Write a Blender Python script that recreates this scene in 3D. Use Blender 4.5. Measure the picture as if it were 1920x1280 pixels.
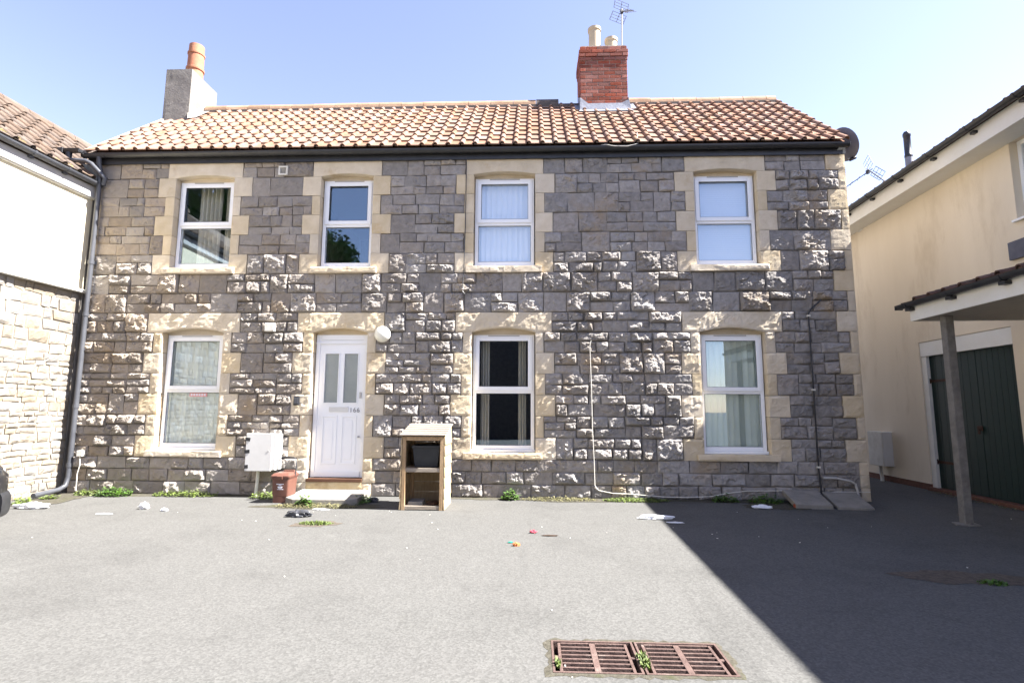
import bpy, bmesh, math, random
import numpy as np
from mathutils import Vector, Matrix, Euler, noise

# ------------------------------------------------------------------ scene, camera, sky, sun
for o in list(bpy.data.objects):
    bpy.data.objects.remove(o)
scene = bpy.context.scene
COL = scene.collection
RAD = math.radians

cam_data = bpy.data.cameras.new("camera")
cam_data.sensor_width = 36.0
cam_data.lens = 18.75
cam_data.clip_start = 0.05
cam_data.clip_end = 2000.0
cam = bpy.data.objects.new("camera", cam_data)
COL.objects.link(cam)
yaw, pit, rol = RAD(2.292), RAD(7.206), RAD(0.249)
fwd = Vector((-math.sin(yaw) * math.cos(pit), math.cos(yaw) * math.cos(pit), math.sin(pit)))
rgt = Vector((math.cos(yaw), math.sin(yaw), 0.0))
upv = rgt.cross(fwd)
r2 = rgt * math.cos(rol) + upv * math.sin(rol)
u2 = upv * math.cos(rol) - rgt * math.sin(rol)
mw = Matrix((r2, u2, -fwd)).transposed().to_4x4()
mw.translation = Vector((0.0, -8.0, 1.285))
cam.matrix_world = mw
scene.camera = cam

SUN_EL, SUN_AZ = 49.6, 6.0            # azimuth: degrees in front of the facade plane, from the right
world = bpy.data.worlds.new("World")
scene.world = world
world.use_nodes = True
wn = world.node_tree
sky = wn.nodes.new("ShaderNodeTexSky")
sky.sky_type = 'NISHITA'
sky.sun_disc = False
sky.sun_elevation = RAD(SUN_EL)
sky.sun_rotation = RAD(90 + SUN_AZ)
sky.altitude = 20
sky.air_density = 1.0
sky.dust_density = 0.3
sky.ozone_density = 1.5
bg = wn.nodes["Background"]
wb = wn.nodes.new("ShaderNodeMix")            # camera white balance: one even tint over the whole sky
wb.data_type = 'RGBA'
wb.blend_type = 'MULTIPLY'
wb.inputs[0].default_value = 1.0
wb.inputs[7].default_value = (1.16, 0.905, 0.88, 1.0)
wn.links.new(sky.outputs[0], wb.inputs[6])
wn.links.new(wb.outputs[2], bg.inputs[0])
bg.inputs[1].default_value = 0.055

sun_data = bpy.data.lights.new("sun", 'SUN')
sun_data.energy = 3.6
sun_data.angle = RAD(0.5)
sun_data.color = (1.0, 0.965, 0.92)
sun = bpy.data.objects.new("sun", sun_data)
COL.objects.link(sun)
e, a = RAD(SUN_EL), RAD(SUN_AZ)
to_sun = Vector((math.cos(e) * math.cos(a), -math.cos(e) * math.sin(a), math.sin(e)))
sun.rotation_euler = to_sun.to_track_quat('Z', 'Y').to_euler()
sun.location = to_sun * 40

scene.view_settings.view_transform = 'Standard'
scene.view_settings.look = 'None'
scene.view_settings.gamma = 1.0
scene.view_settings.exposure = 2.96

# ------------------------------------------------------------------ materials
MATS = {}
def mat(name, c1, c2=None, scale=6.0, rough=0.75, bump=0.0, bscale=30.0, rnd=0.0, spec=0.3, metal=0.0,
        detail=6.0, c3=None, s3=1.2, t3=0.55, stretch=None, coat=0.0, hue=0.0, bdist=0.02, warm=None):
    """procedural material: two colours mixed by noise, an optional stain colour, bump, per-piece brightness"""
    m = bpy.data.materials.new(name)
    m.use_nodes = True
    nt = m.node_tree
    N, L = nt.nodes, nt.links
    b = N["Principled BSDF"]
    b.inputs["Roughness"].default_value = rough
    b.inputs["Metallic"].default_value = metal
    b.inputs["Specular IOR Level"].default_value = spec
    if coat:
        b.inputs["Coat Weight"].default_value = coat
    geo = N.new("ShaderNodeNewGeometry")
    vec = geo.outputs["Position"]
    if stretch:
        mp = N.new("ShaderNodeMapping")
        mp.inputs["Scale"].default_value = stretch
        L.new(vec, mp.inputs[0])
        vec = mp.outputs[0]
    col = None
    if c2 is not None:
        nz = N.new("ShaderNodeTexNoise")
        nz.inputs["Scale"].default_value = scale
        nz.inputs["Detail"].default_value = detail
        nz.inputs["Roughness"].default_value = 0.62
        L.new(vec, nz.inputs["Vector"])
        rp = N.new("ShaderNodeValToRGB")
        rp.color_ramp.elements[0].position = 0.33
        rp.color_ramp.elements[1].position = 0.67
        rp.color_ramp.elements[0].color = (*c1, 1)
        rp.color_ramp.elements[1].color = (*c2, 1)
        L.new(nz.outputs[0], rp.inputs[0])
        col = rp.outputs[0]
    else:
        rgb = N.new("ShaderNodeRGB")
        rgb.outputs[0].default_value = (*c1, 1)
        col = rgb.outputs[0]
    if c3 is not None:
        n3 = N.new("ShaderNodeTexNoise")
        n3.inputs["Scale"].default_value = s3
        n3.inputs["Detail"].default_value = 7
        n3.inputs["Roughness"].default_value = 0.68
        L.new(vec, n3.inputs["Vector"])
        r3 = N.new("ShaderNodeValToRGB")
        r3.color_ramp.elements[0].position = t3
        r3.color_ramp.elements[1].position = min(1.0, t3 + 0.16)
        L.new(n3.outputs[0], r3.inputs[0])
        mx = N.new("ShaderNodeMix")
        mx.data_type = 'RGBA'
        L.new(r3.outputs[0], mx.inputs[0])
        L.new(col, mx.inputs[6])
        mx.inputs[7].default_value = (*c3, 1)
        col = mx.outputs[2]
    if warm is not None:                                   # stone colour blends browner toward the downpipe end
        sx = N.new("ShaderNodeSeparateXYZ")
        L.new(geo.outputs["Position"], sx.inputs[0])
        mrx = N.new("ShaderNodeMapRange")
        mrx.inputs[1].default_value = -1.0
        mrx.inputs[2].default_value = -6.5
        mrx.inputs[3].default_value = 0.0
        mrx.inputs[4].default_value = 0.62
        L.new(sx.outputs[0], mrx.inputs[0])
        mw_ = N.new("ShaderNodeMix")
        mw_.data_type = 'RGBA'
        L.new(mrx.outputs[0], mw_.inputs[0])
        L.new(col, mw_.inputs[6])
        mw_.inputs[7].default_value = (*warm, 1)
        col = mw_.outputs[2]
    if rnd or hue:
        oi = N.new("ShaderNodeObjectInfo")
        ad = N.new("ShaderNodeMath"); ad.operation = 'ADD'
        L.new(oi.outputs["Random"], ad.inputs[0])
        L.new(geo.outputs["Random Per Island"], ad.inputs[1])
        fr = N.new("ShaderNodeMath"); fr.operation = 'FRACT'
        L.new(ad.outputs[0], fr.inputs[0])
        hs = N.new("ShaderNodeHueSaturation")
        mr = N.new("ShaderNodeMapRange")
        mr.inputs[3].default_value = 1 - rnd
        mr.inputs[4].default_value = 1 + rnd
        L.new(fr.outputs[0], mr.inputs[0])
        L.new(mr.outputs[0], hs.inputs["Value"])
        m7 = N.new("ShaderNodeMath"); m7.operation = 'MULTIPLY'; m7.inputs[1].default_value = 7.31
        L.new(fr.outputs[0], m7.inputs[0])
        f7 = N.new("ShaderNodeMath"); f7.operation = 'FRACT'
        L.new(m7.outputs[0], f7.inputs[0])
        mh = N.new("ShaderNodeMapRange")
        mh.inputs[3].default_value = 1 - 4 * hue
        mh.inputs[4].default_value = 1 + 4 * hue
        L.new(f7.outputs[0], mh.inputs[0])
        L.new(mh.outputs[0], hs.inputs["Saturation"])
        L.new(col, hs.inputs["Color"])
        col = hs.outputs[0]
    L.new(col, b.inputs["Base Color"])
    if bump:
        nb = N.new("ShaderNodeTexNoise")
        nb.inputs["Scale"].default_value = bscale
        nb.inputs["Detail"].default_value = 8
        nb.inputs["Roughness"].default_value = 0.65
        L.new(vec, nb.inputs["Vector"])
        bp = N.new("ShaderNodeBump")
        bp.inputs["Strength"].default_value = bump
        bp.inputs["Distance"].default_value = bdist
        L.new(nb.outputs[0], bp.inputs["Height"])
        L.new(bp.outputs[0], b.inputs["Normal"])
    MATS[name] = m
    return m

def asphalt_mat():
    m = bpy.data.materials.new("asphalt")
    m.use_nodes = True
    N, L = m.node_tree.nodes, m.node_tree.links
    b = N["Principled BSDF"]
    b.inputs["Roughness"].default_value = 0.95
    b.inputs["Specular IOR Level"].default_value = 0.05
    pos = N.new("ShaderNodeNewGeometry").outputs["Position"]
    def noise_(scale, detail, lo, hi, v0, v1, stretch=None):
        src = pos
        if stretch:
            mp = N.new("ShaderNodeMapping"); mp.inputs["Scale"].default_value = stretch; mp.inputs["Rotation"].default_value = (0, 0, 0.35)
            L.new(pos, mp.inputs[0]); src = mp.outputs[0]
        n = N.new("ShaderNodeTexNoise"); n.inputs["Scale"].default_value = scale; n.inputs["Detail"].default_value = detail; n.inputs["Roughness"].default_value = 0.7
        L.new(src, n.inputs["Vector"])
        r = N.new("ShaderNodeMapRange"); r.inputs[1].default_value = lo; r.inputs[2].default_value = hi; r.inputs[3].default_value = v0; r.inputs[4].default_value = v1
        L.new(n.outputs[0], r.inputs[0])
        return r.outputs[0]
    def mul(a_, b_):
        q = N.new("ShaderNodeMath"); q.operation = 'MULTIPLY'; L.new(a_, q.inputs[0]); L.new(b_, q.inputs[1]); return q.outputs[0]
    vo = N.new("ShaderNodeTexVoronoi"); vo.inputs["Scale"].default_value = 85; L.new(pos, vo.inputs["Vector"])
    sp = N.new("ShaderNodeSeparateColor"); L.new(vo.outputs["Color"], sp.inputs[0])
    vr = N.new("ShaderNodeMapRange"); vr.inputs[3].default_value = 0.84; vr.inputs[4].default_value = 1.16; L.new(sp.outputs[0], vr.inputs[0])
    f = mul(vr.outputs[0], noise_(48, 3, .3, .7, .89, 1.11))          # stones of the aggregate
    f = mul(f, noise_(0.75, 8, .50, .66, 1.0, .86))                    # stains
    f = mul(f, noise_(2.6, 6, .56, .70, 1.0, 1.10))                    # dusty, worn spots
    f = mul(f, noise_(1.1, 6, .60, .68, 1.0, .88, (1.0, .14, 1.0)))    # old tyre scuffs
    cr = N.new("ShaderNodeTexVoronoi"); cr.feature = 'DISTANCE_TO_EDGE'; cr.inputs["Scale"].default_value = 0.55
    wv = N.new("ShaderNodeTexNoise"); wv.inputs["Scale"].default_value = 2.2; wv.inputs["Detail"].default_value = 6
    L.new(pos, wv.inputs["Vector"])
    ad = N.new("ShaderNodeVectorMath"); ad.operation = 'MULTIPLY_ADD'; ad.inputs[1].default_value = (.9, .9, .9)
    L.new(wv.outputs["Color"], ad.inputs[0]); L.new(pos, ad.inputs[2]); L.new(ad.outputs[0], cr.inputs["Vector"])
    ck = N.new("ShaderNodeMapRange"); ck.inputs[1].default_value = 0.0; ck.inputs[2].default_value = 0.006; ck.inputs[3].default_value = 0.90; ck.inputs[4].default_value = 1.0
    L.new(cr.outputs["Distance"], ck.inputs[0])
    f = mul(f, ck.outputs[0])                                          # hairline cracks
    hs = N.new("ShaderNodeHueSaturation"); hs.inputs["Color"].default_value = (0.0985, 0.0972, 0.0925, 1)
    L.new(f, hs.inputs["Value"]); L.new(hs.outputs[0], b.inputs["Base Color"])
    bp = N.new("ShaderNodeBump"); bp.inputs["Strength"].default_value = 0.12; bp.inputs["Distance"].default_value = 0.006
    L.new(vo.outputs["Distance"], bp.inputs["Height"]); L.new(bp.outputs[0], b.inputs["Normal"])
    MATS["asphalt"] = m
asphalt_mat()
mat("wall_foot_dirt", (0.050, 0.046, 0.036), (0.095, 0.088, 0.070), 35, 0.95, 0.4, 60, c3=(0.06, 0.066, 0.032), s3=5, t3=0.52, spec=0.05)
mat("dirt", (0.07, 0.06, 0.05), (0.12, 0.10, 0.08), 22, 0.95, 0.5, 60, spec=0.1)
mat("rubble_stone", (0.220, 0.204, 0.190), (0.325, 0.303, 0.283), 11, 0.9, 0.6, 75, rnd=0.20, hue=0.07, c3=(0.29, 0.235, 0.175), s3=1.3, t3=0.53, spec=0.1, bdist=0.009, warm=(0.30, 0.25, 0.195))
mat("quoin_stone", (0.54, 0.45, 0.315), (0.64, 0.55, 0.415), 4, 0.9, 0.6, 85, rnd=0.08, hue=0.05, c3=(0.46, 0.33, 0.18), s3=1.5, t3=0.58, spec=0.1, bdist=0.009)
mat("mortar", (0.19, 0.172, 0.152), (0.26, 0.235, 0.205), 14, 0.95, 0.4, 60, spec=0.1)
mat("plaster_inside", (0.55, 0.54, 0.51), None, rough=0.9)
mat("clay_tile", (0.195, 0.118, 0.085), (0.255, 0.168, 0.130), 9, 0.95, 0.3, 60, rnd=0.12, hue=0.05, c3=(0.205, 0.155, 0.115), s3=1.6, t3=0.55, spec=0.03)
mat("ridge_tile", (0.25, 0.155, 0.10), (0.32, 0.22, 0.15), 5, 0.9, 0.3, 40, rnd=0.15, spec=0.2)
mat("dark_ridge", (0.06, 0.055, 0.055), (0.11, 0.09, 0.08), 8, 0.9, 0.3, 40, rnd=0.15)
mat("brown_tile", (0.105, 0.080, 0.064), (0.145, 0.112, 0.091), 8, 0.95, 0.35, 50, rnd=0.14, hue=0.05, spec=0.03)
mat("dark_tile", (0.085, 0.05, 0.04), (0.15, 0.095, 0.075), 12, 0.9, 0.35, 50, rnd=0.25, c3=(0.10, 0.10, 0.06), s3=4, t3=0.55, spec=0.15)
mat("brick", (0.175, 0.055, 0.040), (0.25, 0.092, 0.067), 20, 0.85, 0.4, 70, rnd=0.30, hue=0.05, spec=0.2)
mat("brick_mortar", (0.28, 0.24, 0.215), (0.36, 0.32, 0.285), 30, 0.95, 0.3, 60)
mat("dark_lead", (0.075, 0.08, 0.11), (0.11, 0.115, 0.15), 6, 0.55, 0.2, 18)
mat("lead", (0.15, 0.162, 0.20), (0.25, 0.265, 0.31), 9, 0.5, 0.3, 18, spec=0.4)
mat("cement_render", (0.155, 0.145, 0.13), (0.22, 0.205, 0.185), 3.5, 0.92, 0.35, 30, c3=(0.11, 0.103, 0.094), s3=2.2, t3=0.57)
mat("terracotta", (0.30, 0.115, 0.065), (0.36, 0.17, 0.10), 7, 0.8, 0.2, 40, c3=(0.36, 0.27, 0.21), s3=3.5, t3=0.55)
mat("buff_pot", (0.40, 0.335, 0.235), (0.45, 0.38, 0.275), 5, 0.7, 0.1, 40)
mat("cream_render", (0.715, 0.62, 0.475), (0.775, 0.68, 0.53), 1.4, 0.9, 0.18, 90, c3=(0.60, 0.50, 0.36), s3=1.2, t3=0.54, stretch=(1, 1, .3))
mat("pale_cream_render", (0.62, 0.56, 0.42), (0.66, 0.60, 0.45), 1.4, 0.9, 0.18, 90)
mat("rubble_pale", (0.20, 0.177, 0.147), (0.275, 0.247, 0.21), 9, 0.9, 0.55, 45, rnd=0.16, hue=0.12, c3=(0.27, 0.215, 0.145), s3=3.4, t3=0.56, spec=0.1)
mat("pale_mortar", (0.24, 0.205, 0.165), (0.30, 0.26, 0.21), 16, 0.95, 0.6, 45, spec=0.1)
mat("pebbledash", (0.34, 0.32, 0.27), (0.52, 0.50, 0.43), 90, 0.95, 0.8, 120)
mat("white_board", (0.78, 0.77, 0.72), (0.72, 0.70, 0.63), 3, 0.55, 0.08, 40, c3=(0.62, 0.57, 0.46), s3=2.0, t3=0.66)
mat("grey_board", (0.42, 0.41, 0.39), (0.47, 0.46, 0.44), 3, 0.6)
mat("soffit_board", (0.36, 0.33, 0.29), (0.41, 0.38, 0.33), 3, 0.7)
mat("black_plastic", (0.018, 0.019, 0.022), (0.030, 0.031, 0.034), 5, 0.42, 0.05, 40, spec=0.5)
mat("grey_black_plastic", (0.050, 0.053, 0.062), (0.075, 0.078, 0.088), 4, 0.40, 0.05, 40, spec=0.5)
mat("upvc_white", (0.86, 0.87, 0.88), (0.83, 0.84, 0.85), 2.5, 0.35, spec=0.5)
mat("white_plastic", (0.66, 0.655, 0.63), (0.61, 0.60, 0.57), 4, 0.45, 0.04, 30)
mat("dirty_white", (0.72, 0.70, 0.64), (0.60, 0.57, 0.50), 8, 0.6, 0.1, 30)
mat("gasket", (0.045, 0.048, 0.052), None, rough=0.6)
mat("steel", (0.42, 0.42, 0.43), None, rough=0.35, metal=0.9)
mat("aerial_metal", (0.16, 0.16, 0.17), None, rough=0.45, metal=0.6)
mat("dish_grey", (0.085, 0.09, 0.13), (0.11, 0.115, 0.155), 5, 0.5, spec=0.4)
mat("blind_white", (0.88, 0.885, 0.90), None, rough=0.8)
mat("blind_green", (0.60, 0.66, 0.55), (0.66, 0.71, 0.60), 5, rough=0.85, rnd=0.10)
mat("blind_cream", (0.74, 0.73, 0.62), (0.78, 0.77, 0.66), 5, rough=0.85, rnd=0.10)
mat("curtain_cloth", (0.58, 0.55, 0.47), (0.64, 0.61, 0.53), 7, rough=0.9)
mat("new_timber", (0.34, 0.25, 0.145), (0.44, 0.345, 0.215), 6, 0.8, 0.25, 30, rnd=0.12, stretch=(6, 6, 1.0), spec=0.2)
mat("cut_timber", (0.34, 0.225, 0.125), (0.45, 0.32, 0.19), 6, 0.8, 0.25, 30, rnd=0.15, stretch=(5, 5, 0.8), spec=0.2)
mat("grey_timber", (0.24, 0.20, 0.16), (0.34, 0.295, 0.24), 7, 0.85, 0.3, 30, rnd=0.12, stretch=(1, 6, 6), spec=0.2)
mat("brown_timber", (0.075, 0.034, 0.02), (0.12, 0.06, 0.034), 6, 0.6, 0.2, 30, stretch=(1, 6, 6))
mat("green_paint", (0.003, 0.016, 0.0135), (0.0045, 0.020, 0.0165), 4, 0.5, 0.1, 25, spec=0.4, stretch=(3, 3, 0.5))
mat("concrete", (0.19, 0.178, 0.158), (0.26, 0.243, 0.215), 7, 0.92, 0.35, 60, c3=(0.14, 0.128, 0.11), s3=3, t3=0.58)
mat("post_concrete", (0.15, 0.142, 0.128), (0.22, 0.208, 0.19), 14, 0.9, 0.45, 60, c3=(0.10, 0.092, 0.08), s3=3, t3=0.58)
mat("step_stone", (0.46, 0.36, 0.20), (0.55, 0.46, 0.30), 5, 0.85, 0.3, 40, c3=(0.35, 0.25, 0.13), s3=3, t3=0.56)
mat("brown_plastic", (0.118, 0.052, 0.038), (0.140, 0.063, 0.046), 5, 0.45, 0.03, 40, spec=0.4)
mat("print_white", (0.72, 0.75, 0.82), None, rough=0.6)
mat("number_grey", (0.30, 0.30, 0.32), None, rough=0.4, metal=0.5)
mat("dark_crate", (0.028, 0.030, 0.033), (0.04, 0.042, 0.045), 4, 0.5, 0.05, 40)
mat("rust_iron", (0.075, 0.047, 0.040), (0.125, 0.082, 0.070), 14, 0.85, 0.45, 60, c3=(0.19, 0.15, 0.13), s3=5, t3=0.55)
mat("old_lock", (0.035, 0.018, 0.012), (0.07, 0.035, 0.02), 40, 0.8, 0.3, 60)
mat("rust_dark", (0.10, 0.045, 0.03), (0.16, 0.07, 0.045), 20, 0.85, 0.4, 60)
mat("pit_black", (0.012, 0.011, 0.010), None, rough=0.95, spec=0.05)
mat("leaf_green", (0.045, 0.095, 0.016), (0.075, 0.14, 0.028), 30, 0.6, rnd=0.30, hue=0.05, spec=0.3)
mat("leaf_dry", (0.11, 0.105, 0.045), (0.18, 0.165, 0.085), 30, 0.75, rnd=0.35, hue=0.06)
mat("grass_green", (0.085, 0.125, 0.026), (0.13, 0.165, 0.045), 30, 0.65, rnd=0.3, hue=0.05)
mat("tree_leaf", (0.035, 0.085, 0.018), (0.06, 0.12, 0.028), 3, 0.55, rnd=0.35, hue=0.05)
mat("bark", (0.10, 0.075, 0.05), (0.16, 0.12, 0.085), 10, 0.9, 0.6, 25)
mat("moss", (0.14, 0.12, 0.045), (0.21, 0.165, 0.075), 40, 0.95, 0.8, 70, rnd=0.3)
mat("litter_white", (0.78, 0.78, 0.78), (0.70, 0.72, 0.76), 12, 0.5)
mat("litter_black", (0.025, 0.027, 0.032), (0.05, 0.052, 0.06), 14, 0.4, spec=0.5)
mat("litter_red", (0.42, 0.06, 0.09), None, rough=0.5)
mat("litter_orange", (0.48, 0.16, 0.05), None, rough=0.5)
mat("litter_teal", (0.02, 0.26, 0.20), None, rough=0.5)
mat("litter_brown", (0.07, 0.045, 0.03), None, rough=0.7)
mat("sticker_red", (0.70, 0.33, 0.32), None, rough=0.5)
mat("car_paint", (0.016, 0.016, 0.018), None, rough=0.28, spec=0.5, coat=0.8)
mat("tyre_rubber", (0.02, 0.02, 0.02), None, rough=0.85)
mat("lamp_lens", (0.45, 0.46, 0.48), None, rough=0.12, spec=0.6)
mat("globe_opal", (0.80, 0.79, 0.70), None, rough=0.35, spec=0.4)
mat("far_brick", (0.045, 0.04, 0.04), (0.06, 0.052, 0.05), 6, 0.9, 0.2, 30)
mat("far_slate", (0.07, 0.075, 0.09), (0.10, 0.105, 0.12), 6, 0.7, 0.2, 20)

def glass_mat(name, f0, tint, rough=0.0):
    """window glass: clear pane with a mirror coat that grows toward grazing angles, alike from both sides"""
    m = bpy.data.materials.new(name)
    m.use_nodes = True
    nt = m.node_tree
    N, L = nt.nodes, nt.links
    N.remove(N["Principled BSDF"])
    tr = N.new("ShaderNodeBsdfTransparent"); tr.inputs[0].default_value = (*tint, 1)
    gl = N.new("ShaderNodeBsdfGlossy"); gl.inputs["Roughness"].default_value = rough
    gl.inputs["Color"].default_value = (0.66, 0.84, 1.0, 1)
    geo = N.new("ShaderNodeNewGeometry")
    dt = N.new("ShaderNodeVectorMath"); dt.operation = 'DOT_PRODUCT'
    L.new(geo.outputs["Normal"], dt.inputs[0]); L.new(geo.outputs["Incoming"], dt.inputs[1])
    ab = N.new("ShaderNodeMath"); ab.operation = 'ABSOLUTE'; L.new(dt.outputs["Value"], ab.inputs[0])
    om = N.new("ShaderNodeMath"); om.operation = 'SUBTRACT'; om.inputs[0].default_value = 1.0; L.new(ab.outputs[0], om.inputs[1])
    pw = N.new("ShaderNodeMath"); pw.operation = 'POWER'; pw.inputs[1].default_value = 5.0; L.new(om.outputs[0], pw.inputs[0])
    ma = N.new("ShaderNodeMath"); ma.operation = 'MULTIPLY_ADD'; ma.inputs[1].default_value = 1 - f0; ma.inputs[2].default_value = f0
    L.new(pw.outputs[0], ma.inputs[0])
    mx = N.new("ShaderNodeMixShader")
    L.new(ma.outputs[0], mx.inputs[0]); L.new(tr.outputs[0], mx.inputs[1]); L.new(gl.outputs[0], mx.inputs[2])
    L.new(mx.outputs[0], N["Material Output"].inputs[0])
    MATS[name] = m
glass_mat("glass", 0.14, (0.985, 0.99, 0.988))
glass_mat("car_glass", 0.06, (0.25, 0.27, 0.27))
mat("frosted_glass", (0.22, 0.25, 0.24), (0.26, 0.29, 0.28), 3, 0.22, 0.15, 60, spec=0.8)

# ------------------------------------------------------------------ mesh helpers
ORG = {}          # world position of a thing's empty, so that its parts can be written in world metres
def org(p):
    return ORG.get(p.name, Vector((0, 0, 0))) if p is not None else Vector((0, 0, 0))

def link(name, mesh, m, parent=None):
    o = bpy.data.objects.new(name, mesh)
    COL.objects.link(o)
    if m is not None and len(mesh.materials) == 0:
        mesh.materials.append(MATS[m] if isinstance(m, str) else m)
    if parent is not None:
        o.parent = parent
        ORG[o.name] = org(parent)
    return o

def thing(name, label, cat, loc=(0, 0, 0), rz=0.0, group=None):
    o = bpy.data.objects.new(name, None)
    o.empty_display_size = 0.1
    COL.objects.link(o)
    o.location = loc
    o.rotation_euler = (0, 0, rz)
    tag(o, label, cat, group)
    ORG[o.name] = Vector(loc) if rz == 0.0 else Vector((0, 0, 0))
    return o

def tag(o, label, cat, group=None):
    o["label"] = label
    o["category"] = cat
    if group:
        o["group"] = group
    return o

class MB:
    def __init__(s):
        s.v, s.f = [], []
    def raw(s, v, f):
        b = len(s.v)
        s.v += [tuple(q) for q in v]
        s.f += [tuple(b + i for i in q) for q in f]
        return s
    def box(s, x0, x1, y0, y1, z0, z1):
        v = [(x0, y0, z0), (x1, y0, z0), (x1, y1, z0), (x0, y1, z0), (x0, y0, z1), (x1, y0, z1), (x1, y1, z1), (x0, y1, z1)]
        f = [(0, 3, 2, 1), (4, 5, 6, 7), (0, 1, 5, 4), (1, 2, 6, 5), (2, 3, 7, 6), (3, 0, 4, 7)]
        return s.raw(v, f)
    def obox(s, c, size, rot):
        R = Euler(rot).to_matrix()
        h = Vector(size) / 2
        v = []
        for dz in (-1, 1):
            for dx, dy in ((-1, -1), (1, -1), (1, 1), (-1, 1)):
                v.append(tuple(Vector(c) + R @ Vector((dx * h.x, dy * h.y, dz * h.z))))
        f = [(0, 3, 2, 1), (4, 5, 6, 7), (0, 1, 5, 4), (1, 2, 6, 5), (2, 3, 7, 6), (3, 0, 4, 7)]
        return s.raw(v, f)
    def cyl(s, p0, p1, r, n=12, r1=None, cap=True):
        p0, p1 = Vector(p0), Vector(p1)
        r1 = r if r1 is None else r1
        d = (p1 - p0).normalized()
        q = d.to_track_quat('Z', 'Y').to_matrix()
        v, f = [], []
        for p, rr in ((p0, r), (p1, r1)):
            for i in range(n):
                t = 2 * math.pi * i / n
                v.append(tuple(p + q @ Vector((math.cos(t) * rr, math.sin(t) * rr, 0))))
        for i in range(n):
            j = (i + 1) % n
            f.append((i, j, n + j, n + i))
        if cap:
            f.append(tuple(range(n - 1, -1, -1)))
            f.append(tuple(range(n, 2 * n)))
        return s.raw(v, f)
    def tube(s, pts, r, n=8):
        pts = [Vector(p) for p in pts]
        v, f = [], []
        ref = None
        for i, p in enumerate(pts):
            d = (pts[min(i + 1, len(pts) - 1)] - pts[max(i - 1, 0)]).normalized()
            if ref is None:
                ref = d.orthogonal().normalized()
            ref = (ref - d * ref.dot(d)).normalized()
            bn = d.cross(ref)
            for k in range(n):
                t = 2 * math.pi * k / n
                v.append(tuple(p + ref * math.cos(t) * r + bn * math.sin(t) * r))
        for i in range(len(pts) - 1):
            for k in range(n):
                j = (k + 1) % n
                f.append((i * n + k, i * n + j, (i + 1) * n + j, (i + 1) * n + k))
        f.append(tuple(range(n - 1, -1, -1)))
        f.append(tuple(range((len(pts) - 1) * n, len(pts) * n)))
        return s.raw(v, f)
    def lathe(s, prof, c, n=20, M=None):
        v, f = [], []
        M = M or Matrix.Identity(3)
        for r, z in prof:
            for i in range(n):
                t = 2 * math.pi * i / n
                v.append(tuple(Vector(c) + M @ Vector((r * math.cos(t), r * math.sin(t), z))))
        for k in range(len(prof) - 1):
            for i in range(n):
                j = (i + 1) % n
                f.append((k * n + i, k * n + j, (k + 1) * n + j, (k + 1) * n + i))
        if prof[0][0] > 1e-6:
            f.append(tuple(range(n - 1, -1, -1)))
        if prof[-1][0] > 1e-6:
            f.append(tuple(range((len(prof) - 1) * n, len(prof) * n)))
        return s.raw(v, f)
    def prism(s, poly, y0, y1, axis='y'):
        n = len(poly)
        mk = {'y': lambda p, t: (p[0], t, p[1]), 'x': lambda p, t: (t, p[0], p[1]), 'z': lambda p, t: (p[0], p[1], t)}[axis]
        v = [mk(p, y0) for p in poly] + [mk(p, y1) for p in poly]
        f = [tuple(range(n)), tuple(range(2 * n - 1, n - 1, -1))]
        for i in range(n):
            j = (i + 1) % n
            f.append((i, n + i, n + j, j))
        return s.raw(v, f)
    def mesh(s, name, o=Vector((0, 0, 0)), smooth=False):
        me = bpy.data.meshes.new(name)
        me.from_pydata([(p[0] - o[0], p[1] - o[1], p[2] - o[2]) for p in s.v], [], s.f)
        bm = bmesh.new(); bm.from_mesh(me)
        bmesh.ops.recalc_face_normals(bm, faces=bm.faces)
        bm.to_mesh(me); bm.free()
        if smooth:
            me.polygons.foreach_set("use_smooth", [True] * len(me.polygons))
            me.set_sharp_from_angle(angle=RAD(40))
        me.update()
        return me
    def build(s, name, m, parent=None, smooth=False, bevel=0.0):
        me = s.mesh(name, org(parent), smooth)
        o = link(name, me, m, parent)
        if bevel:
            bv = o.modifiers.new("edge", 'BEVEL')
            bv.width = bevel
            bv.segments = 2
            bv.limit_method = 'ANGLE'
        return o

def struct(o):
    o["kind"] = "structure"
    return o
def stuff(o):
    o["kind"] = "stuff"
    return o

def wall_boxes(mb, u0, u1, z0, z1, holes, t0, t1, axis):
    """a wall with rectangular openings as butted blocks; axis 'x': wall runs along x, 'y': along y"""
    us = sorted({u0, u1, *[h[0] for h in holes], *[h[1] for h in holes]})
    zs = sorted({z0, z1, *[h[2] for h in holes], *[h[3] for h in holes]})
    for i in range(len(us) - 1):
        run = None
        for k in range(len(zs) - 1):
            uc, zc = (us[i] + us[i + 1]) / 2, (zs[k] + zs[k + 1]) / 2
            solid = not any(h[0] < uc < h[1] and h[2] < zc < h[3] for h in holes)
            if solid:
                run = (zs[k], zs[k + 1]) if run is None else (run[0], zs[k + 1])
            if (not solid or k == len(zs) - 2) and run:
                if axis == 'x':
                    mb.box(us[i], us[i + 1], t0, t1, run[0], run[1])
                else:
                    mb.box(t0, t1, us[i], us[i + 1], run[0], run[1])
                run = None
    return mb

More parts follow.
